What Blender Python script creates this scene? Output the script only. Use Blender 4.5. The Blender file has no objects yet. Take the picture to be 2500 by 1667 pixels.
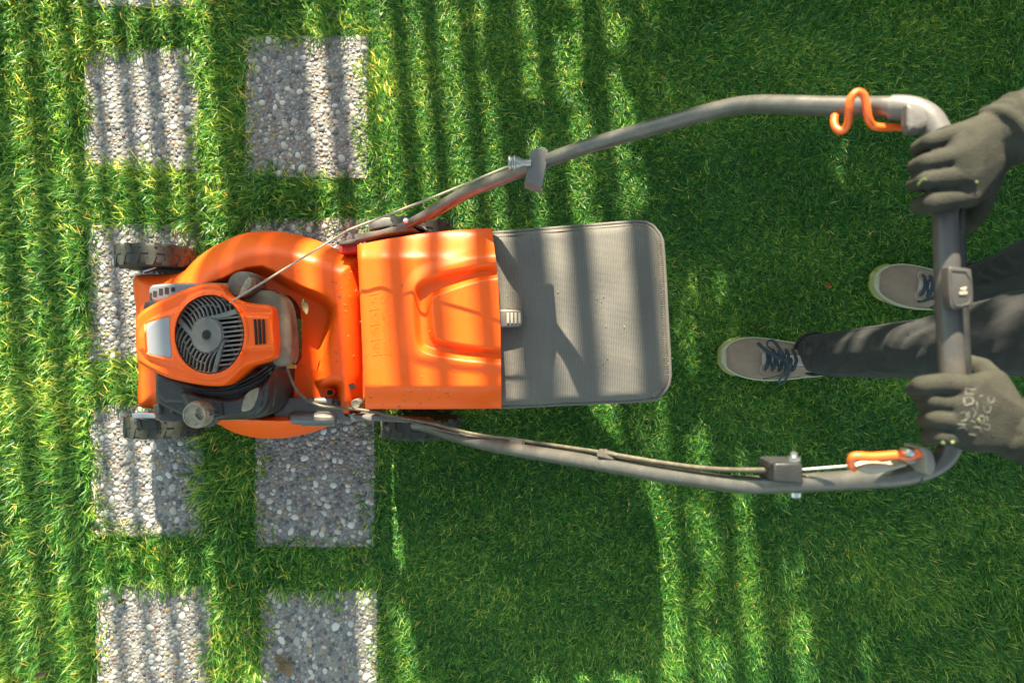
import bpy, bmesh, math, random
import numpy as np
from mathutils import Vector, Matrix, Quaternion
from mathutils.bvhtree import BVHTree

random.seed(7); np.random.seed(7)
C = bpy.context.scene.collection
R = math.radians

# ------------------------------------------------------------------ camera, sky, sun, exposure
CAMZ, F = 1.75, 1667.0          # camera height in metres; focal length in photo pixels (24 mm on 36 mm)
cam_d = bpy.data.cameras.new('camera'); cam = bpy.data.objects.new('camera', cam_d); C.objects.link(cam)
cam.location = (0, 0, CAMZ); cam.rotation_euler = (0, 0, 0)
cam_d.lens = 24; cam_d.sensor_width = 36; cam_d.clip_start = 0.02; cam_d.clip_end = 200
cam_d.dof.use_dof = True; cam_d.dof.focus_distance = 1.62; cam_d.dof.aperture_fstop = 4.0
bpy.context.scene.camera = cam

SUN_EL, SUN_SL = 26.0, 5.0      # elevation; shadows run down the picture and a little to the right
sdir = Vector((-math.sin(R(SUN_SL))*math.cos(R(SUN_EL)), math.cos(R(SUN_SL))*math.cos(R(SUN_EL)), math.sin(R(SUN_EL))))
world = bpy.data.worlds.new('World'); bpy.context.scene.world = world; world.use_nodes = True
wn = world.node_tree.nodes; wl = world.node_tree.links
sky = wn.new('ShaderNodeTexSky'); sky.sky_type = 'NISHITA'; sky.sun_disc = False
sky.sun_elevation = R(SUN_EL); sky.sun_rotation = math.atan2(sdir.x, sdir.y)
hs = wn.new('ShaderNodeHueSaturation'); hs.inputs['Saturation'].default_value = .45      # thin high haze pales the blue
wl.new(sky.outputs[0], hs.inputs['Color'])
wt = wn.new('ShaderNodeVectorMath'); wt.operation = 'MULTIPLY'; wt.inputs[1].default_value = (.91, 1.02, .93)
wl.new(hs.outputs[0], wt.inputs[0]); wl.new(wt.outputs[0], wn['Background'].inputs[0]); wn['Background'].inputs[1].default_value = 0.082
sun_d = bpy.data.lights.new('sun', 'SUN'); sun_d.energy = 5.0; sun_d.angle = R(0.5); sun_d.color = (1, .87, .64)
sun = bpy.data.objects.new('sun', sun_d); C.objects.link(sun)
sun.location = sdir*10; sun.rotation_euler = sdir.to_track_quat('Z', 'Y').to_euler()
vs = bpy.context.scene.view_settings
vs.view_transform = 'Standard'; vs.look = 'None'; vs.gamma = 1; vs.use_curve_mapping = False; vs.exposure = 2.3

# ------------------------------------------------------------------ helpers
def P(px, py, z): return Vector(((px-1250)*(CAMZ-z)/F, (833.5-py)*(CAMZ-z)/F, z))
def conv(ox, oy, s): return lambda *pts: [(ox+x/s, oy+y/s) for x, y in pts]
Z1 = conv(280, 540, 2.904); Z2 = conv(780, 480, 2.673); E1 = conv(320, 660, 5.226); E2 = conv(320, 900, 5.88)
L1 = conv(640, 920, 7.84); R3 = conv(820, 500, 8.4); B6 = conv(1960, 1080, 5.88); S7 = conv(1740, 800, 9.046)

def nodes(name):
    m = bpy.data.materials.new(name); m.use_nodes = True
    nt = m.node_tree; return m, nt, nt.nodes['Principled BSDF']
def mat(name, col, rough=.5, metal=0, var=.25, scale=30, bump=0, bscale=200, dust=None, dustamt=.0, dscale=14, spec=.5, coat=0):
    m, nt, b = nodes(name); N = nt.nodes; L = nt.links
    tc = N.new('ShaderNodeTexCoord')
    nz = N.new('ShaderNodeTexNoise'); nz.inputs['Scale'].default_value = scale; nz.inputs['Detail'].default_value = 6
    L.new(tc.outputs['Object'], nz.inputs['Vector'])
    mr = N.new('ShaderNodeMapRange'); mr.inputs[1].default_value = .3; mr.inputs[2].default_value = .7
    mr.inputs[3].default_value = 1-var; mr.inputs[4].default_value = 1+var
    L.new(nz.outputs[0], mr.inputs[0])
    mx = N.new('ShaderNodeVectorMath'); mx.operation = 'SCALE'; mx.inputs[0].default_value = col[:3]
    L.new(mr.outputs[0], mx.inputs['Scale'])
    out = mx.outputs[0]
    if dust:
        n2 = N.new('ShaderNodeTexNoise'); n2.inputs['Scale'].default_value = dscale; n2.inputs['Detail'].default_value = 9; n2.inputs['Roughness'].default_value = .72
        L.new(tc.outputs['Object'], n2.inputs['Vector'])
        r2 = N.new('ShaderNodeMapRange'); r2.inputs[1].default_value = .45; r2.inputs[2].default_value = .75
        r2.inputs[3].default_value = dustamt*.25; r2.inputs[4].default_value = dustamt
        L.new(n2.outputs[0], r2.inputs[0])
        mm = N.new('ShaderNodeMix'); mm.data_type = 'RGBA'; L.new(r2.outputs[0], mm.inputs[0])
        L.new(out, mm.inputs[6]); mm.inputs[7].default_value = (*dust, 1); out = mm.outputs[2]
        rr = N.new('ShaderNodeMapRange'); rr.inputs[3].default_value = rough; rr.inputs[4].default_value = min(1, rough+.3)
        L.new(r2.outputs[0], rr.inputs[0]); L.new(rr.outputs[0], b.inputs['Roughness'])
    else: b.inputs['Roughness'].default_value = rough
    L.new(out, b.inputs['Base Color'])
    b.inputs['Metallic'].default_value = metal; b.inputs['Specular IOR Level'].default_value = spec
    b.inputs['Coat Weight'].default_value = coat
    if bump:
        n3 = N.new('ShaderNodeTexNoise'); n3.inputs['Scale'].default_value = bscale; n3.inputs['Detail'].default_value = 5
        L.new(tc.outputs['Object'], n3.inputs['Vector'])
        bp = N.new('ShaderNodeBump'); bp.inputs['Strength'].default_value = bump; bp.inputs['Distance'].default_value = .002
        L.new(n3.outputs[0], bp.inputs['Height']); L.new(bp.outputs[0], b.inputs['Normal'])
    return m

def tag(o, label=None, cat=None, group=None, kind=None):
    if label: o['label'] = label
    if cat: o['category'] = cat
    if group: o['group'] = group
    if kind: o['kind'] = kind
    return o
def thing(name, label, cat, loc=(0, 0, 0), group=None):
    o = bpy.data.objects.new(name, None); o.empty_display_size = .1; C.objects.link(o); o.location = loc
    return tag(o, label, cat, group)
def root_of(o):
    while o.parent: o = o.parent
    return o
def link(name, me, m, parent=None, smooth=True, sharp=40, origin=None):
    """vertices come in world coordinates"""
    if m is not None and not me.materials: me.materials.append(m)
    if smooth:
        me.polygons.foreach_set('use_smooth', [True]*len(me.polygons))
        if sharp: me.set_sharp_from_angle(angle=R(sharp))
    o = bpy.data.objects.new(name, me); C.objects.link(o)
    if parent:
        me.transform(Matrix.Translation(-root_of(parent).location)); o.parent = parent
    elif origin is not None:
        me.transform(Matrix.Translation(-Vector(origin))); o.location = origin
    return o
def mesh(vs_, fs): 
    me = bpy.data.meshes.new('m'); me.from_pydata([tuple(v) for v in vs_], [], fs); me.update(); return me
def bm2me(bm):
    bmesh.ops.recalc_face_normals(bm, faces=bm.faces); me = bpy.data.meshes.new('m'); bm.to_mesh(me); bm.free(); return me

def chaikin(pts, n=2, closed=True):
    pts = [Vector(p) for p in pts]
    for _ in range(n):
        q = []
        rng = range(len(pts)) if closed else range(len(pts)-1)
        if not closed: q.append(pts[0])
        for i in rng:
            a, b = pts[i], pts[(i+1) % len(pts)]
            q += [a.lerp(b, .25), a.lerp(b, .75)]
        if not closed: q.append(pts[-1])
        pts = q
    return pts
def bez(pts, n=6):
    """Catmull-Rom through 3-D points"""
    pts = [Vector(p) for p in pts]; out = []
    for i in range(len(pts)-1):
        p0 = pts[max(i-1, 0)]; p1 = pts[i]; p2 = pts[i+1]; p3 = pts[min(i+2, len(pts)-1)]
        for k in range(n):
            t = k/n
            out.append(.5*((2*p1)+(p2-p0)*t+(2*p0-5*p1+4*p2-p3)*t*t+(3*p1-p0-3*p2+p3)*t**3))
    out.append(pts[-1]); return out
def tube_bm(bm, pts, r, seg=10, flat=1.0, up=None):
    pts = [Vector(p) for p in pts]; n = len(pts)
    rs = r if isinstance(r, (list, tuple)) else [r]*n
    if len(rs) != n: rs = [np.interp(i/(n-1), np.linspace(0, 1, len(rs)), rs) for i in range(n)]
    t = (pts[1]-pts[0]).normalized()
    nrm = up.copy() if up else (Vector((0, 0, 1)) if abs(t.z) < .9 else Vector((1, 0, 0)))
    rings = []
    for i in range(n):
        t = (pts[min(i+1, n-1)]-pts[max(i-1, 0)]).normalized()
        nrm = (nrm-t*nrm.dot(t)).normalized(); b = t.cross(nrm)
        rings.append([bm.verts.new(pts[i]+(b*math.cos(a)+nrm*math.sin(a)*flat)*rs[i]) for a in [2*math.pi*k/seg for k in range(seg)]])
    for i in range(n-1):
        for k in range(seg):
            bm.faces.new((rings[i][k], rings[i][(k+1) % seg], rings[i+1][(k+1) % seg], rings[i+1][k]))
    bm.faces.new(rings[0][::-1]); bm.faces.new(rings[-1])
def tube(name, pts, r, m, parent, seg=12, flat=1.0, up=None):
    bm = bmesh.new(); tube_bm(bm, pts, r, seg, flat, up); return link(name, bm2me(bm), m, parent, sharp=50)
def plate(name, pts, zt, zb, m, parent, bevel=.002, smooth=0, taper=1.0, seg=2, ztf=None):
    """px outline seen at height zt, walls going straight down to zb"""
    pts = [tuple(p) for p in (chaikin(pts, smooth) if smooth else pts)]
    top = [P(x, y, ztf(x, y) if ztf else zt) for x, y in pts]
    c = sum(top, Vector())/len(top)
    bm = bmesh.new()
    tv = [bm.verts.new(v) for v in top]
    bv = [bm.verts.new((c.x+(v.x-c.x)*taper, c.y+(v.y-c.y)*taper, zb)) for v in top]
    bm.faces.new(tv); bm.faces.new(bv[::-1]); n = len(tv)
    for i in range(n): bm.faces.new((tv[i], bv[i], bv[(i+1) % n], tv[(i+1) % n]))
    if bevel:
        bmesh.ops.recalc_face_normals(bm, faces=bm.faces)
        ed = [e for e in bm.edges if e.verts[0] in tv and e.verts[1] in tv]
        bmesh.ops.bevel(bm, geom=ed, offset=bevel, segments=seg, affect='EDGES', profile=.5, clamp_overlap=True)
    return link(name, bm2me(bm), m, parent, sharp=38)
def box(name, c, size, m, parent, rot=(0, 0, 0), bevel=.001):
    bm = bmesh.new(); bmesh.ops.create_cube(bm, size=1)
    bmesh.ops.scale(bm, vec=size, verts=bm.verts)
    if bevel: bmesh.ops.bevel(bm, geom=bm.edges[:], offset=bevel, segments=2, affect='EDGES', clamp_overlap=True)
    from mathutils import Euler
    bmesh.ops.transform(bm, matrix=Matrix.Translation(c) @ Euler(rot).to_matrix().to_4x4(), verts=bm.verts)
    return link(name, bm2me(bm), m, parent, sharp=40)
def lathe(name, c, axis, prof, m, parent, seg=32):
    """prof: (radius, distance along axis)"""
    q = Vector(axis).to_track_quat('Z', 'Y'); bm = bmesh.new(); rings = []
    for r, h in prof:
        rings.append([bm.verts.new(Vector(c)+q @ Vector((r*math.cos(2*math.pi*k/seg), r*math.sin(2*math.pi*k/seg), h))) for k in range(seg)])
    for i in range(len(prof)-1):
        for k in range(seg): bm.faces.new((rings[i][k], rings[i][(k+1) % seg], rings[i+1][(k+1) % seg], rings[i+1][k]))
    bm.faces.new(rings[0][::-1]); bm.faces.new(rings[-1])
    return link(name, bm2me(bm), m, parent, sharp=35)
def sm(o, n=1): return [(p.x, p.y) for p in chaikin([Vector((*q, 0)) for q in o], n)]
def S(t): t = np.clip(t, 0, 1); return t*t*(3-2*t)
def sdf(poly, x, y):
    """signed distance in px, positive inside"""
    poly = np.array([tuple(p)[:2] for p in poly]); x = np.asarray(x, float); y = np.asarray(y, float)
    d = np.full(x.shape, 1e9); ins = np.zeros(x.shape, bool)
    for i in range(len(poly)):
        ax, ay = poly[i]; bx, by = poly[(i+1) % len(poly)]
        ex, ey = bx-ax, by-ay; t = np.clip(((x-ax)*ex+(y-ay)*ey)/(ex*ex+ey*ey+1e-12), 0, 1)
        d = np.minimum(d, np.hypot(x-ax-t*ex, y-ay-t*ey))
        cond = ((ay > y) != (by > y)) & (x < (bx-ax)*(y-ay)/(by-ay+1e-12)+ax); ins ^= cond
    return np.where(ins, d, -d)
def sculpt(name, outline, zf, zb, m, parent, na=200, nr=50, smooth=1, cen=None, sharp=None, bias=1.0):
    """star-shaped px outline filled with a height field, walls down to zb"""
    pts = [tuple(p) for p in (chaikin(outline, smooth) if smooth else [Vector(p) for p in outline])]
    seg = [math.dist(pts[i], pts[(i+1) % len(pts)]) for i in range(len(pts))]; tot = sum(seg)
    bd = []
    for i in range(len(pts)):
        k = max(1, round(na*seg[i]/tot)); a = pts[i]; b = pts[(i+1) % len(pts)]
        bd += [(a[0]+(b[0]-a[0])*j/k, a[1]+(b[1]-a[1])*j/k) for j in range(k)]
    bd = np.array(bd); n = len(bd)
    c = np.array(cen) if cen is not None else bd.mean(0)
    s = np.linspace(1, 0, nr+1)[:-1]**bias
    gx = c[0]+(bd[None, :, 0]-c[0])*s[:, None]; gy = c[1]+(bd[None, :, 1]-c[1])*s[:, None]
    z = zf(gx, gy)
    X = (gx-1250)*(CAMZ-z)/F; Y = (833.5-gy)*(CAMZ-z)/F
    V = np.stack([X, Y, z], -1).reshape(-1, 3).tolist()
    zc = float(zf(np.array([c[0]]), np.array([c[1]]))[0]); V.append(list(P(c[0], c[1], zc)))
    base = len(V); V += [[X[0, k], Y[0, k], zb] for k in range(n)]
    fs = []
    for i in range(nr-1):
        for k in range(n): k2 = (k+1) % n; fs.append((i*n+k, i*n+k2, (i+1)*n+k2, (i+1)*n+k))
    for k in range(n): fs.append(((nr-1)*n+k, (nr-1)*n+(k+1) % n, base-1))
    for k in range(n): k2 = (k+1) % n; fs.append((k, base+k, base+k2, k2))
    fs.append(tuple(base+k for k in range(n))[::-1])
    me = mesh(V, fs); bm = bmesh.new(); bm.from_mesh(me); me2 = bm2me(bm)
    return link(name, me2, m, parent, sharp=sharp or 55)
def hull_bm(bm, balls, seg=12):
    """convex hull of spheres, added to bm"""
    b2 = bmesh.new()
    for p, r in balls:
        r3 = r if isinstance(r, (tuple, list)) else (r, r, r)
        g = bmesh.ops.create_uvsphere(b2, u_segments=seg, v_segments=seg//2+1, radius=1)
        bmesh.ops.scale(b2, vec=r3, verts=g['verts']); bmesh.ops.translate(b2, vec=Vector(p), verts=g['verts'])
    g = bmesh.ops.convex_hull(b2, input=b2.verts)
    bmesh.ops.delete(b2, geom=[e for e in g['geom_interior'] if isinstance(e, bmesh.types.BMVert)], context='VERTS')
    bmesh.ops.recalc_face_normals(b2, faces=b2.faces)
    me = bpy.data.meshes.new('t'); b2.to_mesh(me); b2.free(); bm.from_mesh(me); bpy.data.meshes.remove(me)
def organic(name, chains, m, parent, voxel=.003, it=4, extra=None, sub=0):
    """chains: lists of (point, radius); neighbouring balls are hulled, all fused to one continuous surface"""
    bm = bmesh.new()
    for ch in chains:
        if ch[0] == 'hull': hull_bm(bm, ch[1]); continue
        for a, b in zip(ch[:-1], ch[1:]): hull_bm(bm, [a, b])
    if extra: extra(bm)
    me = bpy.data.meshes.new('m'); bm.to_mesh(me); bm.free()
    o = link(name, me, m, None, smooth=False)
    r = o.modifiers.new('r', 'REMESH'); r.mode = 'VOXEL'; r.voxel_size = voxel; r.use_smooth_shade = True
    s = o.modifiers.new('s', 'SMOOTH'); s.iterations = it; s.factor = .5
    dg = bpy.context.evaluated_depsgraph_get(); dg.update()
    me2 = bpy.data.meshes.new_from_object(o.evaluated_get(dg)); o.modifiers.clear()
    me2.polygons.foreach_set('use_smooth', [True]*len(me2.polygons))
    o.data = me2; bpy.data.meshes.remove(me)
    bvh = BVHTree.FromPolygons([v.co.copy() for v in me2.vertices], [tuple(p.vertices) for p in me2.polygons])
    if parent: me2.transform(Matrix.Translation(-root_of(parent).location)); o.parent = parent
    return o, bvh
# ------------------------------------------------------------------ ground
soil = mat('soil', (.030, .050, .014), .95, var=.5, scale=30, bump=1, bscale=60, dust=(.03, .10, .015), dustamt=1.0, dscale=6)
def sheet(name, x0, x1, y0, y1, z, m, nx=1, ny=1):
    vs_ = [(x0+(x1-x0)*i/nx, y0+(y1-y0)*j/ny, z) for j in range(ny+1) for i in range(nx+1)]
    fs = [(j*(nx+1)+i, j*(nx+1)+i+1, (j+1)*(nx+1)+i+1, (j+1)*(nx+1)+i) for j in range(ny) for i in range(nx)]
    return link(name, mesh(vs_, fs), m, smooth=False)
tag(sheet('ground', -60, 60, -60, 60, 0, soil), kind='structure')

# ------------------------------------------------------------------ paving slabs of exposed pebbles
W = lambda px: (px-1250)*CAMZ/F
H = lambda py: (833.5-py)*CAMZ/F
slabs = [  # px rect, label
 ((208, -290, 490, 22), 'pebbled paving slab at the very top edge, nearly all grown over'),
 ((206, 118, 490, 420), 'sun-striped pebbled paving slab left of the one with the most white stones, above the front wheels'),
 ((596, 88, 900, 440), 'large pebbled paving slab above the orange deck, a single sun stripe down its middle'),
 ((216, 545, 494, 886), 'pebbled paving slab under the upper front wheel of the mower'),
 ((600, 532, 908, 880), 'pebbled paving slab almost hidden beneath the orange mower deck'),
 ((222, 984, 502, 1310), 'pebbled paving slab under the lower front wheel, cut by a sharp shadow edge'),
 ((622, 978, 918, 1336), 'fully shaded pebbled paving slab directly below the round edge of the deck'),
 ((236, 1424, 520, 1760), 'sun-streaked pebbled paving slab in the bottom left corner of the path'),
 ((634, 1436, 924, 1770), 'shaded pebbled paving slab with a crumpled dry leaf on it')]
mortar = mat('mortar', (.19, .18, .16), .95, var=.35, scale=60, bump=1, bscale=300)
def pebble_mat(name, rand_from_object):
    m, nt, b = nodes(name); N = nt.nodes; L = nt.links
    if rand_from_object:
        oi = N.new('ShaderNodeObjectInfo'); src = oi.outputs['Random']
    else:
        at = N.new('ShaderNodeAttribute'); at.attribute_name = 'tint'; src = at.outputs['Fac']
    cr = N.new('ShaderNodeValToRGB'); e = cr.color_ramp; L.new(src, cr.inputs[0]); e.interpolation = 'CONSTANT'
    cols = ([(0, (.46, .45, .41)), (.25, (.54, .52, .45)), (.5, (.38, .37, .33)), (.7, (.58, .57, .52)), (.92, (.40, .35, .28))] if rand_from_object else
            [(0, (.20, .20, .20)), (.10, (.26, .26, .25)), (.20, (.09, .10, .11)), (.30, (.30, .28, .25)), (.38, (.22, .23, .25)), (.48, (.34, .32, .28)), (.56, (.12, .125, .135)), (.62, (.24, .22, .19)),
             (.70, (.30, .22, .16)), (.745, (.29, .29, .30)), (.83, (.50, .48, .43)), (.90, (.20, .13, .12)), (.93, (.10, .10, .11)), (.96, (.36, .25, .12))])
    while len(e.elements) < len(cols): e.elements.new(.5)
    for el, (p, c) in zip(e.elements, cols): el.position = p; el.color = (*c, 1)
    tc = N.new('ShaderNodeTexCoord'); nz = N.new('ShaderNodeTexNoise'); nz.inputs['Scale'].default_value = 160; nz.inputs['Detail'].default_value = 5
    L.new(tc.outputs['Object'], nz.inputs['Vector'])
    mr = N.new('ShaderNodeMapRange'); mr.inputs[1].default_value = .3; mr.inputs[2].default_value = .7; mr.inputs[3].default_value = .64; mr.inputs[4].default_value = 1.0
    L.new(nz.outputs[0], mr.inputs[0])
    mx = N.new('ShaderNodeVectorMath'); mx.operation = 'SCALE'; L.new(cr.outputs[0], mx.inputs[0]); L.new(mr.outputs[0], mx.inputs['Scale'])
    L.new(mx.outputs[0], b.inputs['Base Color']); b.inputs['Roughness'].default_value = .62
    bp = N.new('ShaderNodeBump'); bp.inputs['Strength'].default_value = .25; bp.inputs['Distance'].default_value = .001
    L.new(nz.outputs[0], bp.inputs['Height']); L.new(bp.outputs[0], b.inputs['Normal'])
    return m
peb_big = pebble_mat('pale_pebble', True); peb_small = pebble_mat('mixed_pebbles', False)
def pebble_unit(seg, rings, rng):
    """irregular low dome of radius ~1"""
    ph = rng.uniform(0, 6.28, 3); V = []
    for (rr, h) in rings:
        for k in range(seg):
            a = 2*math.pi*k/seg; f = 1+.10*math.sin(2*a+ph[0])+.07*math.sin(3*a+ph[1])+.05*math.sin(5*a+ph[2])
            V.append((rr*f*math.cos(a), rr*f*math.sin(a), h))
    V.append((0, 0, rings[-1][1]+.06)); fs = []
    for i in range(len(rings)-1):
        for k in range(seg): fs.append((i*seg+k, i*seg+(k+1) % seg, (i+1)*seg+(k+1) % seg, (i+1)*seg+k))
    t = len(rings)-1
    for k in range(seg): fs.append((t*seg+k, t*seg+(k+1) % seg, len(V)-1))
    return np.array(V), fs
rng = np.random.default_rng(3)
big_meshes = []
for i in range(12):
    V, fs = pebble_unit(10, [(1, -.3), (.93, .25), (.55, .52)], rng)
    me = mesh(V, fs); me.polygons.foreach_set('use_smooth', [True]*len(me.polygons)); me.materials.append(peb_big); big_meshes.append(me)
SLZ = .006
group_slab = 'pebbled stepping slabs set in the lawn'
for (x0, y0, x1, y1), lab in slabs:
    X0, X1, Y0, Y1 = W(x0), W(x1), H(y1), H(y0)
    cx, cy = (X0+X1)/2, (Y0+Y1)/2
    root = thing('paving_slab', lab, 'paving slab', (cx, cy, 0), group_slab)
    bm = bmesh.new(); g = bmesh.ops.create_cube(bm, size=1)
    bmesh.ops.scale(bm, vec=(X1-X0, Y1-Y0, .04), verts=bm.verts); bmesh.ops.bevel(bm, geom=bm.edges[:], offset=.004, segments=2, affect='EDGES')
    bmesh.ops.translate(bm, vec=(cx, cy, SLZ-.02), verts=bm.verts); link('slab_base', bm2me(bm), mortar, root)
    vis = min(y1, 1700)-max(y0, -30)
    # dart throwing, big first
    cell = .008; grid = {}; placed = []
    def tryp(x, y, r):
        ci, cj = int(x/cell), int(y/cell)
        for a in range(ci-4, ci+5):
            for b_ in range(cj-4, cj+5):
                for (qx, qy, qr) in grid.get((a, b_), ()):
                    if (qx-x)**2+(qy-y)**2 < ((qr+r)*.79)**2: return False
        grid.setdefault((ci, cj), []).append((x, y, r)); return True
    area = (X1-X0)*(Y1-Y0)/.1
    for lo, hi, n in ((.0085, .0115, 16), (.0066, .0085, 110), (.0050, .0066, 900), (.0034, .0050, 3000), (.0022, .0034, 4200)):
        if vis < 100: n = n//3
        for _ in range(int(n*area)):
            r = rng.uniform(lo, hi); x = rng.uniform(X0+r, X1-r); y = rng.uniform(Y0+r, Y1-r)
            if tryp(x, y, r): placed.append((x, y, r, lo))
    bigs = [p for p in placed if p[3] >= .0066 and rng.random() < (.8 if p[3] > .008 else .5)]
    bigset = set(id(p) for p in bigs)
    for (x, y, r, lo) in bigs:
        o = bpy.data.objects.new('pebble', big_meshes[rng.integers(12)]); C.objects.link(o); o.parent = root
        o.location = (x-cx, y-cy, SLZ); el = rng.uniform(1.0, 1.5); o.rotation_euler = (rng.normal(0, .08), rng.normal(0, .08), rng.uniform(0, 6.28))
        o.scale = (r*el**.5, r/el**.5, r*rng.uniform(.5, .75))
    AV, AF, AT = [], [], []; off = 0
    units = [pebble_unit(8, [(1, -.3), (.86, .34)], rng) for _ in range(14)]
    for p in placed:
        if id(p) in bigset: continue
        x, y, r, lo = p; V, fs = units[rng.integers(14)]
        el = rng.uniform(1, 1.6); a = rng.uniform(0, 6.28); sx, sy, sz = r*el**.5, r/el**.5, r*rng.uniform(.5, 1.0)
        px_, py_ = V[:, 0]*sx, V[:, 1]*sy
        tx, ty = rng.normal(0, .15, 2)
        w = np.stack([x+px_*math.cos(a)-py_*math.sin(a), y+px_*math.sin(a)+py_*math.cos(a), SLZ-.0006+V[:, 2]*sz+px_*tx+py_*ty], -1)
        AV.append(w); AF += [tuple(off+i for i in f) for f in fs]; off += len(V); AT.append(np.full(len(V), rng.random()))
    me = mesh(np.concatenate(AV).tolist(), AF)
    at = me.attributes.new('tint', 'FLOAT', 'POINT'); at.data.foreach_set('value', np.concatenate(AT))
    tag(link('small_pebbles', me, peb_small, root, sharp=None), kind='stuff')

# ------------------------------------------------------------------ grass
def grass_mat(name='grass_blades'):
    m, nt, b = nodes(name); N = nt.nodes; L = nt.links
    at = N.new('ShaderNodeAttribute'); at.attribute_name = 'tint'
    cr = N.new('ShaderNodeValToRGB'); L.new(at.outputs['Fac'], cr.inputs[0]); e = cr.color_ramp
    cols = [(0, (.007, .055, .015)), (.3, (.022, .125, .026)), (.6, (.070, .24, .040)), (.86, (.24, .42, .09)), (.94, (.30, .44, .13)), (1, (.40, .38, .20))]
    while len(e.elements) < len(cols): e.elements.new(.5)
    for el, (p, c) in zip(e.elements, cols): el.position = p; el.color = (*c, 1)
    L.new(cr.outputs[0], b.inputs['Base Color']); b.inputs['Roughness'].default_value = .40; b.inputs['Specular IOR Level'].default_value = .4
    tr = N.new('ShaderNodeBsdfTranslucent')
    sc = N.new('ShaderNodeVectorMath'); sc.operation = 'MULTIPLY'; sc.inputs[1].default_value = (6.8, 2.9, 2.6); L.new(cr.outputs[0], sc.inputs[0])
    L.new(sc.outputs[0], tr.inputs[0])
    mx = N.new('ShaderNodeMixShader'); mx.inputs[0].default_value = .54
    L.new(b.outputs[0], mx.inputs[1]); L.new(tr.outputs[0], mx.inputs[2]); L.new(mx.outputs[0], N['Material Output'].inputs[0])
    return m
gm = grass_mat()
def slab_sd(x, y):
    """distance outside the slabs in metres (negative inside)"""
    d = np.full(x.shape, 9.)
    for (x0, y0, x1, y1), _ in slabs:
        dx = np.maximum(W(x0)-x, x-W(x1)); dy = np.maximum(H(y1)-y, y-H(y0))
        d = np.minimum(d, np.maximum(dx, dy))
    return d
def wob(x, y, s, seed=0):
    r = np.random.default_rng(seed); v = np.zeros(x.shape)
    for k in range(5):
        a = r.uniform(0, 6.28); f = s*(1.0+.7*k); v += np.sin((x*math.cos(a)+y*math.sin(a))*f+r.uniform(0, 6.28))/(1+.5*k)
    return v/2.2
def grass(name, n_tufts, per, x0, x1, y0, y1, Lf, wf, lean, label, seed, spread=.012, keep=None, simple=False):
    r = np.random.default_rng(seed)
    tx = r.uniform(x0, x1, n_tufts); ty = r.uniform(y0, y1, n_tufts)
    td = slab_sd(tx, ty)+.016*wob(tx, ty, 45, 5)+.010*wob(tx, ty, 150, 6)+r.normal(0, .011, n_tufts)+.010
    ok = td > .002
    if keep is not None: ok &= keep(tx, ty)
    tx, ty = tx[ok], ty[ok]; n = len(tx)*per
    cx = np.repeat(tx, per); cy = np.repeat(ty, per)
    ang = r.uniform(0, 2*np.pi, n); rad = spread*np.sqrt(r.random(n))
    x = cx+rad*np.cos(ang); y = cy+rad*np.sin(ang)
    # lean direction: partly radial from the tuft, partly a slowly changing common drift
    drift = 2.4*wob(x, y, 5, 9)+4.2
    dx = np.cos(ang)*.6+np.cos(drift)*.45+r.normal(0, .55, n); dy = np.sin(ang)*.6+np.sin(drift)*.45+r.normal(0, .55, n)
    dn = np.hypot(dx, dy)+1e-6; dx /= dn; dy /= dn
    Ln = Lf(x, y)*r.uniform(.5, 1.12, n)*(1+.25*wob(x, y, 22, 3)); w = wf(x, y)*r.uniform(.6, 1.3, n)*.5
    ln = np.clip(lean(x, y)*r.uniform(.3, 1.5, n), .05, 1.35)      # angle from vertical at the base
    bend = r.uniform(.2, 1.1, n)
    yaw = r.normal(0, .7, n); sx = -dy*np.cos(yaw)+0*dx; sy = dx*np.cos(yaw); sz = np.sin(yaw)*.6
    V = np.zeros((n, 7, 3)); ts = [0, .38, .74, 1]
    wid = [.8, 1.0, .72, 0]; px_ = x.copy(); py_ = y.copy(); pz = np.full(n, -.002)
    last = 0
    for k, t in enumerate(ts):
        dt = t-last; last = t
        th = np.minimum(ln+bend*t, 1.62)
        px_ = px_+dx*np.sin(th)*Ln*dt; py_ = py_+dy*np.sin(th)*Ln*dt; pz = pz+np.cos(th)*Ln*dt
        zz = np.maximum(pz, .002)
        if k < 3:
            for s, j in ((-1, 2*k), (1, 2*k+1)):
                V[:, j, 0] = px_+s*w*wid[k]*sx; V[:, j, 1] = py_+s*w*wid[k]*sy; V[:, j, 2] = zz+s*w*wid[k]*sz
        else: V[:, 6, 0] = px_; V[:, 6, 1] = py_; V[:, 6, 2] = zz
    base = (np.arange(n)*7)[:, None]
    if simple:
        V = V[:, [0, 1, 4, 5, 6]]; base = (np.arange(n)*5)[:, None]; q = base+np.array([0, 1, 3, 2]); t3 = base+np.array([2, 3, 4]); nv = 5
    else:
        q = np.concatenate([base+np.array([0, 1, 3, 2]), base+np.array([2, 3, 5, 4])], 1).reshape(-1, 4); t3 = base+np.array([4, 5, 6]); nv = 7
    loops = np.concatenate([q.ravel(), t3.ravel()]); nq = len(q)
    me = bpy.data.meshes.new(name); me.vertices.add(n*nv); me.vertices.foreach_set('co', V.ravel())
    me.loops.add(len(loops)); me.loops.foreach_set('vertex_index', loops)
    me.polygons.add(nq+n)
    me.polygons.foreach_set('loop_start', np.concatenate([np.arange(nq)*4, nq*4+np.arange(n)*3]))
    me.update(calc_edges=True)
    me.polygons.foreach_set('use_smooth', [True]*(nq+n))
    tint = np.clip(r.beta(2.2, 2.4, n)*.92+.10*wob(x, y, 9, 2)+.07*(1-mow(x, y)), 0, .90); dry = r.random(n); tint = np.where(dry < (.006 if simple else .018), r.uniform(.93, 1, n), tint)
    at = me.attributes.new('tint', 'FLOAT', 'POINT'); at.data.foreach_set('value', np.repeat(tint, nv))
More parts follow.
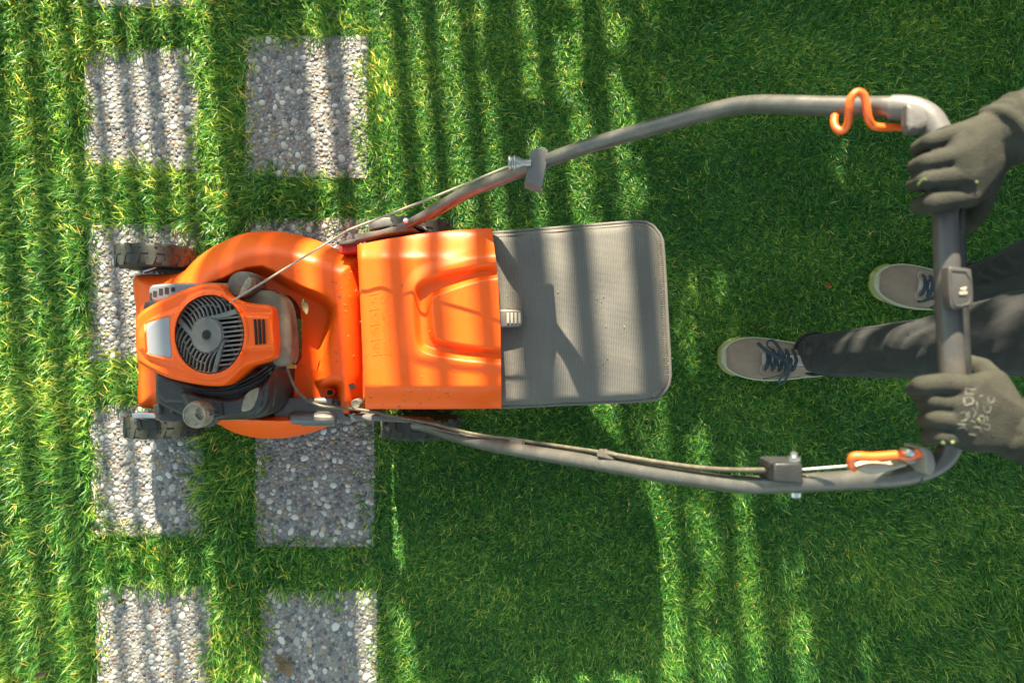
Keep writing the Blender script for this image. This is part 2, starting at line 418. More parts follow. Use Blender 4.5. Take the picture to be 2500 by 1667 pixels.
    return tag(link(name, me, gm, smooth=False), label, 'grass', kind='stuff')
mow = lambda x, y: 1/(1+np.exp(-(x+.42+.04*wob(x, y, 9, 8))/.05))          # 0 = uncut (left), 1 = mown (right)
long_low = lambda x, y: S((x-.75)/.5)*S((-.35-y)/.4)
Lf = lambda x, y: .041*(1-mow(x, y))+.027*mow(x, y)+.016*long_low(x, y)
wf = lambda x, y: .0036*(1-mow(x, y))+.0025*mow(x, y)
ll = lambda x, y: .75+0*x
grass('lawn_grass', 21500, 9, -1.42, -.30, -1.0, 1.0, Lf, wf, ll, 'taller uncut green grass around the paving slabs ahead of the mower', 11)
grass('mown_grass', 43000, 9, -.30, 1.42, -1.0, 1.0, Lf, wf, ll, 'short mown green grass on the right of the slabs under the bag and the person', 13, simple=True)
def ring(x, y): return (np.abs(x) > 1.42) | (np.abs(y) > 1.0)
grass('outer_lawn_grass', 24000, 5, -2.6, 2.6, -2.0, 2.0, lambda x, y: .05+0*x, lambda x, y: .008+0*x, ll, 'coarser lawn grass beyond the mown area', 12, keep=ring, simple=True)

# ------------------------------------------------------------------ what casts the stripes of sun: slatted fence; unseen evergreens added to shade the right
wood = mat('weathered_wood', (.22, .17, .12), .8, var=.3, scale=12, bump=.5, bscale=60)
FY = 3.7
FH = 2.4
fence = thing('slatted_fence', 'weathered fence of upright wooden slats beyond the top of the lawn', 'fence', (-.9, FY, 0))
rs = np.random.default_rng(21)
# gaps between the slats (x in metres at the fence); boards fill the rest
lit = [(-330, -290), (-240, -195), (-140, -100), (-56, -14), (38, 78), (128, 176), (210, 234), (268, 300), (338, 364), (410, 440), (478, 536), (766, 804), (858, 905), (922, 972),
       (1018, 1050), (1092, 1140), (1186, 1214), (1290, 1322), (1370, 1440), (1495, 1560), (1598, 1664), (1712, 1752)]
fx = lambda px: (px-1250)*CAMZ/F-(FY-.56)*math.tan(R(SUN_SL))
edges = [fx(-390)]+[fx(v) for g_ in lit for v in g_]+[fx(1810)]
for i in range(0, len(edges), 2):
    a_, b_ = edges[i], edges[i+1]; k = max(1, round((b_-a_)/.085))
    for j in range(k):
        w_ = (b_-a_)/k; box('slat', (a_+w_*(j+.5), FY+.003*(j % 2), FH/2+rs.uniform(-.01, .01)), (w_-.0015, .018, FH), wood, fence, rot=(0, rs.normal(0, .003), 0), bevel=.002)
for z_ in (.08, FH-.05): box('rail', ((edges[0]+edges[-1])/2, FY+.026, z_), (edges[-1]-edges[0], .028, .05), wood, fence)
for x_ in (edges[0]+.03, edges[-1]-.03): box('post', (x_, FY+.06, FH/2+.02), (.07, .07, FH+.05), wood, fence)
leafm, nt, b = nodes('evergreen_leaves'); b.inputs['Base Color'].default_value = (.035, .075, .022, 1); b.inputs['Roughness'].default_value = .6
bark = mat('bark', (.12, .085, .06), .9, bump=1, bscale=40)
def evergreen(cx, cy, r0, hh, n, seed, lab):
    r = np.random.default_rng(seed); root = thing('unseen_evergreen', lab, 'tree', (cx, cy, 0), 'unseen evergreen trees added to shade the lawn')
    tube('trunk', [(cx, cy, 0), (cx+.02, cy, hh*.5), (cx, cy, hh*.93)], [.07, .045, .01], bark, root, 10)
    z = hh*(1-np.sqrt(r.random(n)))*1.0; z = np.clip(z, .04, hh); rr = r0*(1-z/hh)
    a = r.uniform(0, 6.28, n); rad = rr*np.sqrt(r.random(n))*(1+.12*np.sin(5*a+z*7)+.22*np.abs(r.normal(0, 1, n))*(r.random(n) < .35))
    rad = np.minimum(rad, rr*1.15+.05)
    c = np.stack([cx+rad*np.cos(a), cy+rad*np.sin(a), z], -1); c = c[c[:, 1] > 1.55]; n = len(c)
    u = r.normal(0, 1, (n, 3)); u /= np.linalg.norm(u, axis=1)[:, None]; v = np.cross(u, r.normal(0, 1, (n, 3))); v /= np.linalg.norm(v, axis=1)[:, None]
    s = r.uniform(.03, .06, n)[:, None]
    V = np.stack([c-u*s, c+v*s*.45, c+u*s, c-v*s*.45], 1).reshape(-1, 3)
    me = mesh(V.tolist(), [(4*i, 4*i+1, 4*i+2, 4*i+3) for i in range(n)])
    link('crown', me, leafm, root, smooth=False)
evergreen(1.45, 3.2, 2.0, 3.78, 46000, 1, 'dense conical evergreen tree, unseen, added beside the slatted fence to shade the lawn')
evergreen(3.1, 3.2, 1.5, 3.8, 20000, 2, 'second conical evergreen tree, unseen, added farther from the slatted fence to widen the shade')
# ------------------------------------------------------------------ lawn mower
dirt = (.23, .17, .10)
orange = mat('orange_shell', (.80, .092, .002), .42, var=.05, scale=9, bump=.12, bscale=260, dust=(.50, .27, .14), dustamt=.08, dscale=24, coat=.0, spec=.28)
orange_in = orange
orange_gl = mat('orange_rod', (.85, .12, .015), .35, var=.04, coat=.3)
black = mat('black_plastic', (.013, .015, .017), .45, var=.3, scale=25, bump=.25, bscale=350, dust=(.11, .10, .085), dustamt=.25, dscale=30)
blackd = mat('dusty_black_plastic', (.030, .029, .027), .6, var=.3, scale=22, bump=.35, bscale=300, dust=(.20, .165, .12), dustamt=.7, dscale=16)
grey = mat('grey_plastic', (.085, .085, .088), .4, var=.2, scale=25, bump=.2, bscale=300, dust=(.22, .19, .15), dustamt=.4, dscale=20)
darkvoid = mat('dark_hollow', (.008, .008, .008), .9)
rubber = mat('rubber', (.020, .022, .022), .7, var=.3, scale=40, bump=.5, bscale=250, dust=(.06, .068, .028), dustamt=.5, dscale=14)
silver = mat('bare_metal', (.60, .60, .60), .32, 1, var=.12)
steel_p = mat('painted_steel_tube', (.070, .068, .064), .28, .35, var=.16, scale=14, bump=.08, bscale=200, dust=(.22, .20, .17), dustamt=.45, dscale=48)
sticker = mat('silver_sticker', (.24, .25, .27), .42, .2, var=.05, scale=50, bump=.05)
brass = mat('brass', (.50, .36, .12), .4, .8)
ropem = mat('rope', (.28, .235, .18), .85, var=.2, scale=300)
cablem = mat('cable_sheath', (.05, .045, .035), .5, var=.3, dust=(.24, .20, .12), dustamt=.6, dscale=60)

MOW = (-.35, .015, 0)
mower = thing('lawn_mower', 'orange petrol lawn mower with a grey woven grass bag, straddling the paving slabs', 'lawn mower', MOW)

# deck: round volute with a recess round the engine
deck_o = Z1((125,385),(205,377),(290,380),(400,372),(480,360),(540,300),(590,255),(640,218),(700,180),(760,148),(830,115),(900,90),(980,75),(1060,68),(1150,72),(1250,86),(1340,106),(1430,133),(1510,168),(1580,198),(1660,220),(1780,235)) \
       + Z1((1800,1390),(1700,1400),(1620,1410),(1500,1462),(1400,1498),(1300,1522),(1220,1536),(1150,1541),(1070,1541),(1000,1535),(920,1520),(850,1500),(790,1472),(740,1440),(600,1400),(400,1360),(280,1325),(175,1325),(160,1280),(165,1150),(172,1030),(150,900),(150,700),(150,600),(133,520))
rec = Z1((520,520),(640,440),(760,400),(860,350),(940,322),(1050,312),(1130,345),(1230,405),(1330,455),(1440,500),(1520,545),(1570,610),(1580,680),(1552,790),(1510,930),(1478,1060),(1478,1120),(1560,1110),(1615,1120),(1632,1180),(1636,1420),(1120,1420),(700,1400),(300,1300),(240,800),(360,600))
deck_o = sm(deck_o)
def deck_z(x, y):
    d = sdf(deck_o, x, y); fr = .45+.55*S((x-395)/70)                       # the front lip is low
    t = np.clip(d/62, 0, 1); z = .085+.155*np.sqrt(1-(1-t)**2)*fr
    k = sdf(rec, x, y); z = z-.070*S(k/24)*fr
    z = z+.018*S((x-760)/60)*S((30-k)/40)                                       # rear shoulder stands a little higher
    z = z-.010*S((x-330)/20)*S((395-x)/30)*S((y-690)/30)
    return z
sculpt('deck', deck_o, deck_z, .055, orange, mower, na=330, nr=90, smooth=0, cen=(620, 800), bias=.9)
# step and drain hole in the lower right corner of the recess
plate('drain_boss', L1((1210,300),(1240,230),(1330,225),(1385,280),(1370,350),(1290,380),(1225,350)), .197, .16, orange, mower, .002, 1)
plate('drain_hole', L1((1235,300),(1255,250),(1330,245),(1365,290),(1355,335),(1290,350),(1250,338)), .1985, .18, darkvoid, mower, 0, 1)
plate('deck_slot', L1((1655,150),(1712,122),(1750,215),(1690,238)), .2585, .23, darkvoid, mower, 0)
plate('deck_bracket', R3((50,815),(410,830),(425,960),(200,990),(60,985)), .235, .12, mat('red_bracket', (.55, .03, .012), .45), mower, .002)

# rear flap
flap_o = [(871.7,597.8),(945,583.5),(1019.5,571.7),(1110,562),(1201,556.7),(1214,667),(1221.5,794),(1224,997),(1056,998.5),(892,998),(882,800)]
groove = Z2((1300,425),(1155,440),(1050,452),(900,478),(780,505),(700,535),(650,565),(622,605),(616,700),(620,800),(628,920),(650,990),(700,1018),(760,1035),(880,1055),(1000,1068),(1190,1085),(1300,1090))
isl = Z2((1300,485),(1155,503),(1030,520),(900,560),(780,605),(725,630),(700,690),(705,780),(715,880),(735,945),(790,965),(900,992),(1040,1010),(1190,1022),(1300,1030))
wide = Z2((1300,300),(1100,330),(900,390),(720,430),(600,500),(545,600),(540,800),(545,980),(600,1075),(700,1105),(900,1135),(1190,1160),(1300,1165))
groove, isl, wide = sm(groove, 3), sm(isl, 3), sm(wide, 3)
def flap_z(x, y):
    ty = S((y-560)/75)*S((1000-y)/62)                       # both flanks fall away
    z = .352+.046*ty+.012*S((x-880)/60)+.006*S((x-1000)/200)
    w = sdf(wide, x, y); z = z+.008*S((w+8)/30)
    g = sdf(groove, x, y); i = sdf(isl, x, y)
    z = z-.018*S((g+6)/24)+.018*S((i+5)/20)
    z = z-.016*S((884-x)/16)
    z = z+.006*S((x-1010)/25)*S((y-940)/6)*S((960-y)/6)*0
    return z
sculpt('rear_flap', flap_o, flap_z, .30, orange, mower, na=330, nr=110, smooth=0, cen=(1045, 790), sharp=65, bias=1.0)
plate('rear_housing', [(880,618),(1000,602),(1130,596),(1150,640),(1155,900),(1140,965),(1000,968),(885,970)], .325, .10, orange, mower, .004)
# moulded safety pictograms on the flap (thin raised lines)
def PG(*pts): return [(860+x/7.127, 680+y/7.127) for x, y in pts]
bm = bmesh.new()
def stroke(pts, w=.00065, smooth=False, zf=None, lift=-.0002):
    q = PG(*pts); zz = flap_z(np.array([p[0] for p in q]), np.array([p[1] for p in q]))
    tube_bm(bm, [P(a, b_, float(z)+lift) for (a, b_), z in zip(q, zz)], w, 6, 1.0)
for i in range(5): stroke([(288+i*13, 290+i*264), (345+i*13, 279+i*264), (450+i*12, 262+i*264), (625+i*12, 240+i*271)], .0010)
stroke([(288,290),(310,550),(322,815),(333,1080),(345,1345)]); stroke([(620,240),(630,515),(640,790),(655,1060),(680,1345)]); stroke([(440,265),(455,535),(463,800),(475,1070),(487,1340)])
for i in range(4):
    ox, oy = i*11, i*264
    stroke([(325+ox,415+oy),(418+ox,320+oy),(425+ox,510+oy),(325+ox,415+oy)], .0008)
    if i in (0, 3): stroke([(350+ox,412+oy),(405+ox,408+oy)], .0010)
    elif i == 2: stroke([(370+ox,440+oy),(395+ox,400+oy),(410+ox,420+oy)], .0008)
    else: stroke([(385+ox,395+oy),(405+ox,375+oy)], .0008)
stroke([(470,300),(475,340),(500,350),(530,310)]); stroke([(470,440),(520,430),(520,400),(570,380),(600,440)]); stroke([(570,360),(600,345)])
stroke([(520,690),(545,640),(570,680),(545,720),(520,690)], .0009); stroke([(490,640),(530,600),(595,570)]); stroke([(550,720),(585,775)])
stroke([(500,850),(600,845)]); stroke([(520,870),(560,930),(570,1000),(590,1050)]); stroke([(540,850),(590,900)])
stroke([(540,1120),(550,1310)]); stroke([(600,1130),(605,1310)]); stroke([(540,1120),(600,1115)]); stroke([(540,1190),(605,1185)]); stroke([(545,1250),(605,1245)]); stroke([(550,1310),(605,1310)])
link('safety_pictograms', bm2me(bm), orange, mower)

# grass bag: woven fabric over a frame, wedge-shaped below
def weave():
    m, nt, b = nodes('woven_bag'); N = nt.nodes; L = nt.links
    tc = N.new('ShaderNodeTexCoord'); mp = N.new('ShaderNodeMapping'); mp.inputs['Rotation'].default_value = (0, 0, R(-2)); L.new(tc.outputs['Object'], mp.inputs[0])
    hs = []
    for d, sc in (('X', 62), ('Y', 92)):
        w = N.new('ShaderNodeTexWave'); w.wave_type = 'BANDS'; w.bands_direction = d; w.inputs['Scale'].default_value = sc*1.45; w.inputs['Distortion'].default_value = .35; w.inputs['Detail'].default_value = 1
        L.new(mp.outputs[0], w.inputs[0]); hs.append(w)
    mul = N.new('ShaderNodeMath'); mul.operation = 'MULTIPLY'; L.new(hs[0].outputs['Fac'], mul.inputs[0]); L.new(hs[1].outputs['Fac'], mul.inputs[1])
    cr = N.new('ShaderNodeValToRGB'); L.new(mul.outputs[0], cr.inputs[0])
    cr.color_ramp.elements[0].position = .0; cr.color_ramp.elements[0].color = (.078, .074, .066, 1); cr.color_ramp.elements[1].position = .55; cr.color_ramp.elements[1].color = (.145, .137, .122, 1)
    nz = N.new('ShaderNodeTexNoise'); nz.inputs['Scale'].default_value = 9; nz.inputs['Detail'].default_value = 8; L.new(tc.outputs['Object'], nz.inputs[0])
    mr = N.new('ShaderNodeMapRange'); mr.inputs[1].default_value = .3; mr.inputs[2].default_value = .7; mr.inputs[3].default_value = .85; mr.inputs[4].default_value = 1.12; L.new(nz.outputs[0], mr.inputs[0])
    sc_ = N.new('ShaderNodeVectorMath'); sc_.operation = 'SCALE'; L.new(cr.outputs[0], sc_.inputs[0]); L.new(mr.outputs[0], sc_.inputs['Scale'])
    L.new(sc_.outputs[0], b.inputs['Base Color']); b.inputs['Roughness'].default_value = .75
    bp = N.new('ShaderNodeBump'); bp.inputs['Strength'].default_value = .6; bp.inputs['Distance'].default_value = .0012; L.new(mul.outputs[0], bp.inputs['Height']); L.new(bp.outputs[0], b.inputs['Normal'])
    return m
fabric = weave()
bag_o = Z2((1060,245),(1130,240),(1700,196),(2050,166),(2110,166),(2150,178),(2190,205),(2222,245),(2240,285),(2246,330),(2262,600),(2278,900),(2291,1150),(2288,1195),(2278,1235),(2252,1275),(2222,1302),(2190,1320),(2150,1328),(1700,1348),(1190,1372),(1060,1376))
bag_raw = bag_o; bag_o = sm(bag_o, 2)
def bag_z(x, y):
    d = sdf(bag_o, x, y); t = np.clip(d/26, 0, 1)
    return .352+.018*np.sqrt(1-(1-t)**2)+.010*S(d/120)-.005*S((x-1400)/240)+.0022*np.sin(x/37+y/90)*np.cos(y/51)+.0012*np.sin(x/19-y/33)-.004*np.exp(-((x-1250)/30)**2)
bag = sculpt('grass_bag', bag_o, bag_z, .22, fabric, mower, na=260, nr=60, smooth=0, cen=(1430, 760))
for v in bag.data.vertices:                                 # underside rises to the rear
    if abs(v.co.z-.22) < 1e-4: v.co.z = .12+.18*min(1, max(0, (v.co.x+MOW[0]+.05)/.34))**2; v.co.x -= .012; v.co.y *= .94
pipe = chaikin([Vector((*p, 0)) for p in bag_raw[1:-1]], 2, closed=False)
tube('bag_piping', [P(p.x-1.5 if p.x > 1600 else p.x, p.y, .353) for p in pipe], .0042, fabric, mower, 8)
seam = [p for p in chaikin([Vector((*p, 0)) for p in Z2((1160,262),(2040,186),(2100,186),(2150,203),(2190,245),(2215,310),(2240,640),(2262,1150),(2250,1220),(2215,1270))], 2, closed=False)]
sz = bag_z(np.array([p.x for p in seam]), np.array([p.y for p in seam]))
tube('bag_seam', [P(p.x, p.y, float(z)+.0004) for p, z in zip(seam, sz)], .0011, mat('seam_thread', (.12, .10, .08), .8), mower, 6)
# stitches round the rear corner edge
bm = bmesh.new(); path = [Vector((*p, 0)) for p in Z2((2000,170),(2050,166),(2110,166),(2150,178),(2190,205),(2222,245),(2240,285),(2246,330),(2262,600),(2278,900),(2291,1150),(2288,1195),(2278,1235),(2252,1275),(2222,1302),(2190,1320))]
path = chaikin(path, 2, closed=False); acc = 0
for a, b_ in zip(path[:-1], path[1:]):
    L_ = (b_-a).length; nrm = Vector((b_.y-a.y, a.x-b_.x, 0)).normalized(); s = 0
    while s < L_:
        p = a.lerp(b_, s/L_)
        q = [(p.x-nrm.x*k, p.y-nrm.y*k) for k in (3, 7, 12, 16)]
        zz = bag_z(np.array([u[0] for u in q]), np.array([u[1] for u in q]))
        tube_bm(bm, [P(u[0], u[1], float(z)+.0004) for u, z in zip(q, zz)], .0008, 4); s += 5
link('bag_stitching', bm2me(bm), mat('bag_thread', (.17, .155, .13), .8), mower)
bag_grip = plate('bag_grip', Z2((1150,742),(1185,735),(1295,737),(1318,745),(1324,770),(1326,820),(1316,843),(1295,850),(1185,855),(1150,856)), .398, .34, grey, mower, .004, 1, seg=4)
for i in range(4):
    x0 = 1222+i*25; plate('rib', Z2((x0,757),(x0+15,757),(x0+16,826),(x0+2,828)), .4005, .392, mat('grip_rib', (.34, .31, .24), .6) if i == 0 else bpy.data.materials['grip_rib'], bag_grip, .0008)

# wheels
def wheel(c, rad, w, side, lab=None):
    root = link('wheel', mesh([], []), rubber, mower, smooth=False)
    bpy.data.objects.remove(root)
    c = Vector(c); h = w/2
    tyre = lathe('wheel', c-Vector((0, h, 0)), (0, 1, 0), [(rad*.62, .002), (rad*.80, -.001), (rad*.92, .001), (rad*.975, .006), (rad*.985, .012), (rad*.985, w-.012), (rad*.975, w-.006), (rad*.92, w-.001), (rad*.80, w+.001), (rad*.62, w-.002)], rubber, mower, 48)
    if lab: tyre['label'] = lab
    n = 16; bmx = bmesh.new()
    for k in range(n):
        for s in (0, 1):
            a = 2*math.pi*(k+.5*s)/n; hw = math.pi/n*.50*rad
            pr = [(-hw, h*.08), (hw, h*.08), (hw*.7, h*.55), (hw*1.5, h*.66), (hw*1.5, h*.97), (-hw*.1, h*.97), (-hw*.6, h*.6)]
            sg = 1 if s else -1; t_ = []; b2 = []
            for (u, v) in pr:
                for rr, lst in ((rad*1.008, t_), (rad*.96, b2)):
                    aa = a+u/rad; lst.append(bmx.verts.new(c+Vector((math.cos(aa)*rr, sg*v, math.sin(aa)*rr))))
            bmx.faces.new(t_); m_ = len(t_)
            for i in range(m_): bmx.faces.new((t_[i], b2[i], b2[(i+1) % m_], t_[(i+1) % m_]))
    link('tread', bm2me(bmx), rubber, tyre, sharp=30)
    lathe('rim', c-Vector((0, h*.75, 0)), (0, 1, 0), [(.004, 0), (rad*.25, 0), (rad*.30, .006), (rad*.58, .010), (rad*.63, .002), (rad*.63, w*.72), (rad*.58, w*.66), (rad*.30, w*.70), (rad*.25, w*.78), (.004, w*.78)], black, tyre, 32)
    return tyre
wheel((-.867, .203, .088), .088, .052, 1, 'muddy green-stained front wheel, tinted by the orange deck')
wheel((-.845, -.202, .088), .088, .050, -1)
wheel((-.245, .262, .098), .098, .050, 1)
wheel((-.220, -.205, .096), .096, .048, -1)
tube('front_axle', bez([P(352,662,.10), P(374,655,.098), P(384,648,.092), P(388,640,.088)], 4), .006, silver, mower)
tube('front_axle', [(-.845, -.21, .088), (-.845, -.12, .088)], .006, silver, mower)
plate('axle_bar', E2((8,645),(100,630),(320,640),(350,680),(345,712),(20,700)), .19, .178, silver, mower, .001)
# wheel caps and the struts the handle bolts to
cap = plate('wheel_cap', R3((680,400),(780,330),(880,275),(1010,255),(1180,258),(1300,275),(1385,320),(1420,360),(1250,420),(1000,455),(860,480),(700,515)), .19, .15, grey, mower, .004, 0)
plate('wheel_cap', Z2((0,0),(0,0),(0,0)) and conv(820,920,2.673)((308,310),(430,318),(560,312),(575,330),(540,355),(480,378),(400,382),(330,360)), .165, .12, grey, mower, .003, 1)
plate('handle_strut', R3((50,760),(390,700),(400,610),(700,550),(870,525),(1150,455),(1350,420),(1540,415),(1830,445),(1870,500),(1860,560),(1770,610),(1740,590),(1820,545),(1540,525),(1000,600),(640,690),(420,735),(360,780),(60,825)), .262, .225, blackd, mower, .002)
plate('strut_dark_plate', R3((600,690),(1540,520),(1810,545),(1560,640),(1000,720),(620,790)), .235, .20, darkvoid, mower, 0)  # near-black plate just below the strut
plate('handle_strut', conv(820,920,2.673)((90,245),(180,250),(400,262),(560,272),(640,290),(600,302),(480,300),(330,292),(200,285),(95,292)), .255, .215, grey, mower, .003, 1)
bolt = lathe('strut_bolt', P(992, 541, .275), (0, .5, 1), [(.006, 0), (.007, .003), (.006, .006), (.002, .008)], silver, mower, 16)

# black engine base, air filter housing, muffler guard
plate('engine_base', Z1((205,575),(330,520),(640,432),(860,440),(1000,480),(1100,500),(1150,545),(1180,600),(1190,700),(1195,860),(1190,980),(1170,1010),(1140,1060),(1130,1300),(1080,1370),(1020,1395),(740,1410),(560,1420),(285,1285),(285,1080),(190,1000),(195,620)), .30, .17, black, mower, .006, 0, seg=3)
air_o = Z1((700,438),(860,440),(905,520),(1000,492),(1070,488),(1125,495),(1180,525),(1222,570),(1245,640),(1257,720),(1266,820),(1268,920),(1262,980),(1245,1010),(1210,1025),(1160,1030),(1120,1010),(1080,900),(1000,700),(850,560))
air_o = sm(air_o, 2)
def air_z(x, y):
    d = sdf(air_o, x, y); t = np.clip(d/55, 0, 1); return .325+.036*np.sqrt(1-(1-t)**2)
sculpt('air_filter_cover', air_o, air_z, .29, mat('dusty_brown_cover', (.050, .042, .034), .6, var=.3, scale=22, bump=.35, bscale=300, dust=(.26, .20, .14), dustamt=.9, dscale=12), mower, na=200, nr=30, smooth=0, cen=(674, 710))
tube('filter_seam', [P(x, y, .318) for x, y in chaikin([Vector((*p, 0)).to_2d().to_3d() for p in Z1((1130,494),(1186,526),(1228,572),(1250,640),(1263,740),(1272,850),(1273,960),(1262,1012))], 2, closed=False) for x, y in [(x.x, x.y)] ] if False else [P(p.x, p.y, .312) for p in chaikin([Vector((*p, 0)) for p in Z1((1130,494),(1186,526),(1228,572),(1250,640),(1263,740),(1272,850),(1273,960),(1262,1012))], 2, closed=False)], .0022, black, mower, 6)
guard = plate('muffler_guard', Z1((240,560),(236,490),(243,465),(265,450),(330,443),(440,435),(540,436),(600,445),(560,500),(440,540),(300,575)), .345, .25, mat('galvanised_guard', (.16, .17, .185), .45, .4, var=.15, scale=40, bump=.1), mower, .006, 0, seg=4)
for i, (x, y, w_, h_) in enumerate([(284,515,26,40),(326,500,28,46),(368,492,28,46),(412,484,26,30),(254,535,14,54)]):
    plate('guard_hole', Z1((x-w_/2,y-h_/2),(x+w_/2,y-h_/2),(x+w_/2,y+h_/2),(x-w_/2,y+h_/2)), .3458, .335, darkvoid, guard, 0, 0)

# lower black body with the fuel tank
plate('lower_body', E2((335,60),(500,120),(900,230),(1330,250),(1600,0),(2030,0),(2040,100),(2000,500),(1960,620),(1850,700),(1700,730),(1240,745),(1000,760),(860,500),(340,490)), .315, .19, black, mower, .012, 1, seg=4)
def tank_z(x, y):
    d = sdf(tank_o, x, y); t = np.clip(d/12, 0, 1); z = .318+.028*np.sqrt(1-(1-t)**2)
    d2 = sdf(E2((1300,460),(1600,380),(1800,250),(1880,210),(1900,400),(1850,560),(1760,640),(1560,670),(1330,680)), x, y); return z+.006*S((d2+2)/5)
tank_o = E2((700,370),(740,320),(860,320),(960,360),(1100,400),(1180,380),(1300,430),(1500,410),(1700,330),(1860,220),(1950,130),(2010,80),(2020,260),(1990,480),(1930,600),(1850,670),(1740,705),(1500,725),(1280,735),(1100,800),(900,740),(830,620),(740,480))
tank_o = sm(tank_o, 2)
sculpt('fuel_tank', tank_o, tank_z, .25, black, mower, na=180, nr=40, smooth=0, cen=E2((1300,560))[0])
plate('tank_panel', E2((1650,345),(1830,255),(1830,330),(1790,480),(1730,580),(1660,610),(1570,620),(1600,480)), .3535, .345, mat('beige_panel', (.27, .24, .17), .9, var=.35, scale=60, bump=.8, bscale=300, dust=(.10, .10, .07), dustamt=.6, dscale=60), mower, .001, 1)  # mottled beige panel on the black tank
for k, pts in enumerate([((720,290),(1000,350),(1300,385),(1600,330),(1850,200),(2010,30)), ((800,240),(1050,300),(1330,300),(1620,230),(1850,110),(2020,-20)), ((1380,290),(1600,180),(1800,80),(1960,-40))]):
    tube('body_rib', bez([P(x, y, .3165+.004*k) for x, y in E2(*pts)], 5), .0028, black, mower, 8)
plate('starter_bracket', E2((305,520),(380,510),(400,500),(560,505),(650,510),(700,600),(740,660),(850,720),(840,760),(640,770),(480,755),(400,740),(330,660)), .245, .20, black, mower, .003, 0, seg=3)
for x0 in (365, 545): plate('bracket_rib', E2((x0,500),(x0+22,500),(x0+45,600),(x0+25,660),(x0+5,600)), .257, .24, blackd, mower, .002)
lathe('filler_neck', P(*E2((1075,630))[0], .335), (0, -.15, 1), [(.030, -.03), (.031, .004), (.028, .010)], blackd, mower, 36)
cc = P(*E2((995,628))[0], .378)
fcap = lathe('fuel_cap', P(*E2((1010,640))[0], .35), (-.12, -.05, 1), [(.026, -.004), (.0275, .004), (.0275, .019), (.0250, .026), (.021, .0285), (.0205, .0265), (.001, .0265)], mat('dusty_cap', (.13, .115, .085), .6, var=.3, scale=60, bump=.4, bscale=350, dust=(.36, .31, .22), dustamt=.9, dscale=30), mower, 40)
for (x, y) in ((1175,582),(1190,655)): box('cap_lug', P(*E2((x,y))[0], .366), (.017, .0022, .012), blackd, fcap, rot=(0, 0, .12 if y < 600 else 0), bevel=.0006)
bm = bmesh.new(); q = lambda *pts: [P(x, y, .3785) for x, y in E2(*pts)]
for pts in (((985,540),(1085,650),(1030,715),(930,600),(985,540)), ((960,590),(985,570),(1015,600),(990,625),(960,590)), ((1000,640),(1030,625),(1055,655),(1020,685)), ((915,640),(940,650),(965,690),(1005,715)), ((915,665),(935,680),(960,715),(1000,735))):
    tube_bm(bm, [p+Vector((.0, 0, -.0005)) for p in q(*pts)], .0009, 6)
link('cap_emblem', bm2me(bm), black, fcap)

# orange cowl
cowl_o = Z1((148,700),(165,665),(200,632),(250,603),(320,567),(410,520),(480,488),(560,460),(640,440),(700,437),(745,445),(775,468),(800,500),(830,530),(868,556),(920,572),(1000,586),(1080,592),(1118,603),(1134,640),(1142,740),(1150,860),(1147,930),(1138,960),(1110,975),(1010,1008),(950,1025),(920,1040),(880,1082),(830,1130),(790,1160),(765,1168),(700,1169),(640,1165),(560,1152),(500,1140),(440,1126),(380,1110),(320,1085),(270,1060),(220,1035),(180,1010),(160,990),(152,880))
gc = E1((1003,818))[0]; GRX, GRY = 440/5.226, 500/5.226
inner = E1((180,700),(300,610),(480,540),(640,470),(800,380),(1000,300),(1150,330),(1250,420),(1380,520),(1400,560),(1780,570),(1830,700),(1850,900),(1830,985),(1420,1010),(1430,1090),(1280,1230),(1060,1350),(900,1340),(750,1290),(600,1220),(400,1170),(200,1100),(110,1000),(110,850))
lab_o = E1((185,690),(230,660),(480,585),(498,600),(500,850),(522,1110),(500,1125),(240,1070),(200,1040))
blk = E1((1395,565),(1440,555),(1760,570),(1810,640),(1835,1000),(1420,1012))
fac_o = E1((160,640),(640,470),(500,560),(190,660),(140,900),(190,1090),(640,1200),(620,1260),(120,1120),(90,900))
cowl_o = sm(cowl_o)
def cowl_z(x, y):
    d = sdf(cowl_o, x, y); t = np.clip(d/8, 0, 1)
    z = .372+.026*np.sqrt(1-(1-t)**2)
    i = sdf(inner, x, y); z = z+.010*np.clip((i+5)/12, 0, 1)
    e = np.hypot((x-gc[0])/GRX, (y-gc[1])/GRY); z = z+.004*S((1.16-e)/.10)*(e > .9)-.034*S((1.015-e)/.02)
    l = sdf(lab_o, x, y); z = z-.004*S((l+4)/5)
    b_ = sdf(blk, x, y); z = z+.006*S((b_+2)/4)*(e > 1.0)
    z = z+.008*S((y-735)/30)*S((x-1000)/1)*0
    return z+.006*S((x-360)/120)
sculpt('engine_cowl', cowl_o, cowl_z, .30, orange, mower, na=420, nr=120, smooth=0, cen=gc, sharp=60)
st = plate('cowl_sticker', E1((190,692),(235,665),(470,588),(492,596),(492,850),(516,1105),(500,1116),(245,1066),(208,1036)), 0, 0, sticker, mower, 0, 1, ztf=lambda x, y: float(cowl_z(np.array([x]), np.array([y]))[0])+.0009) if False else None
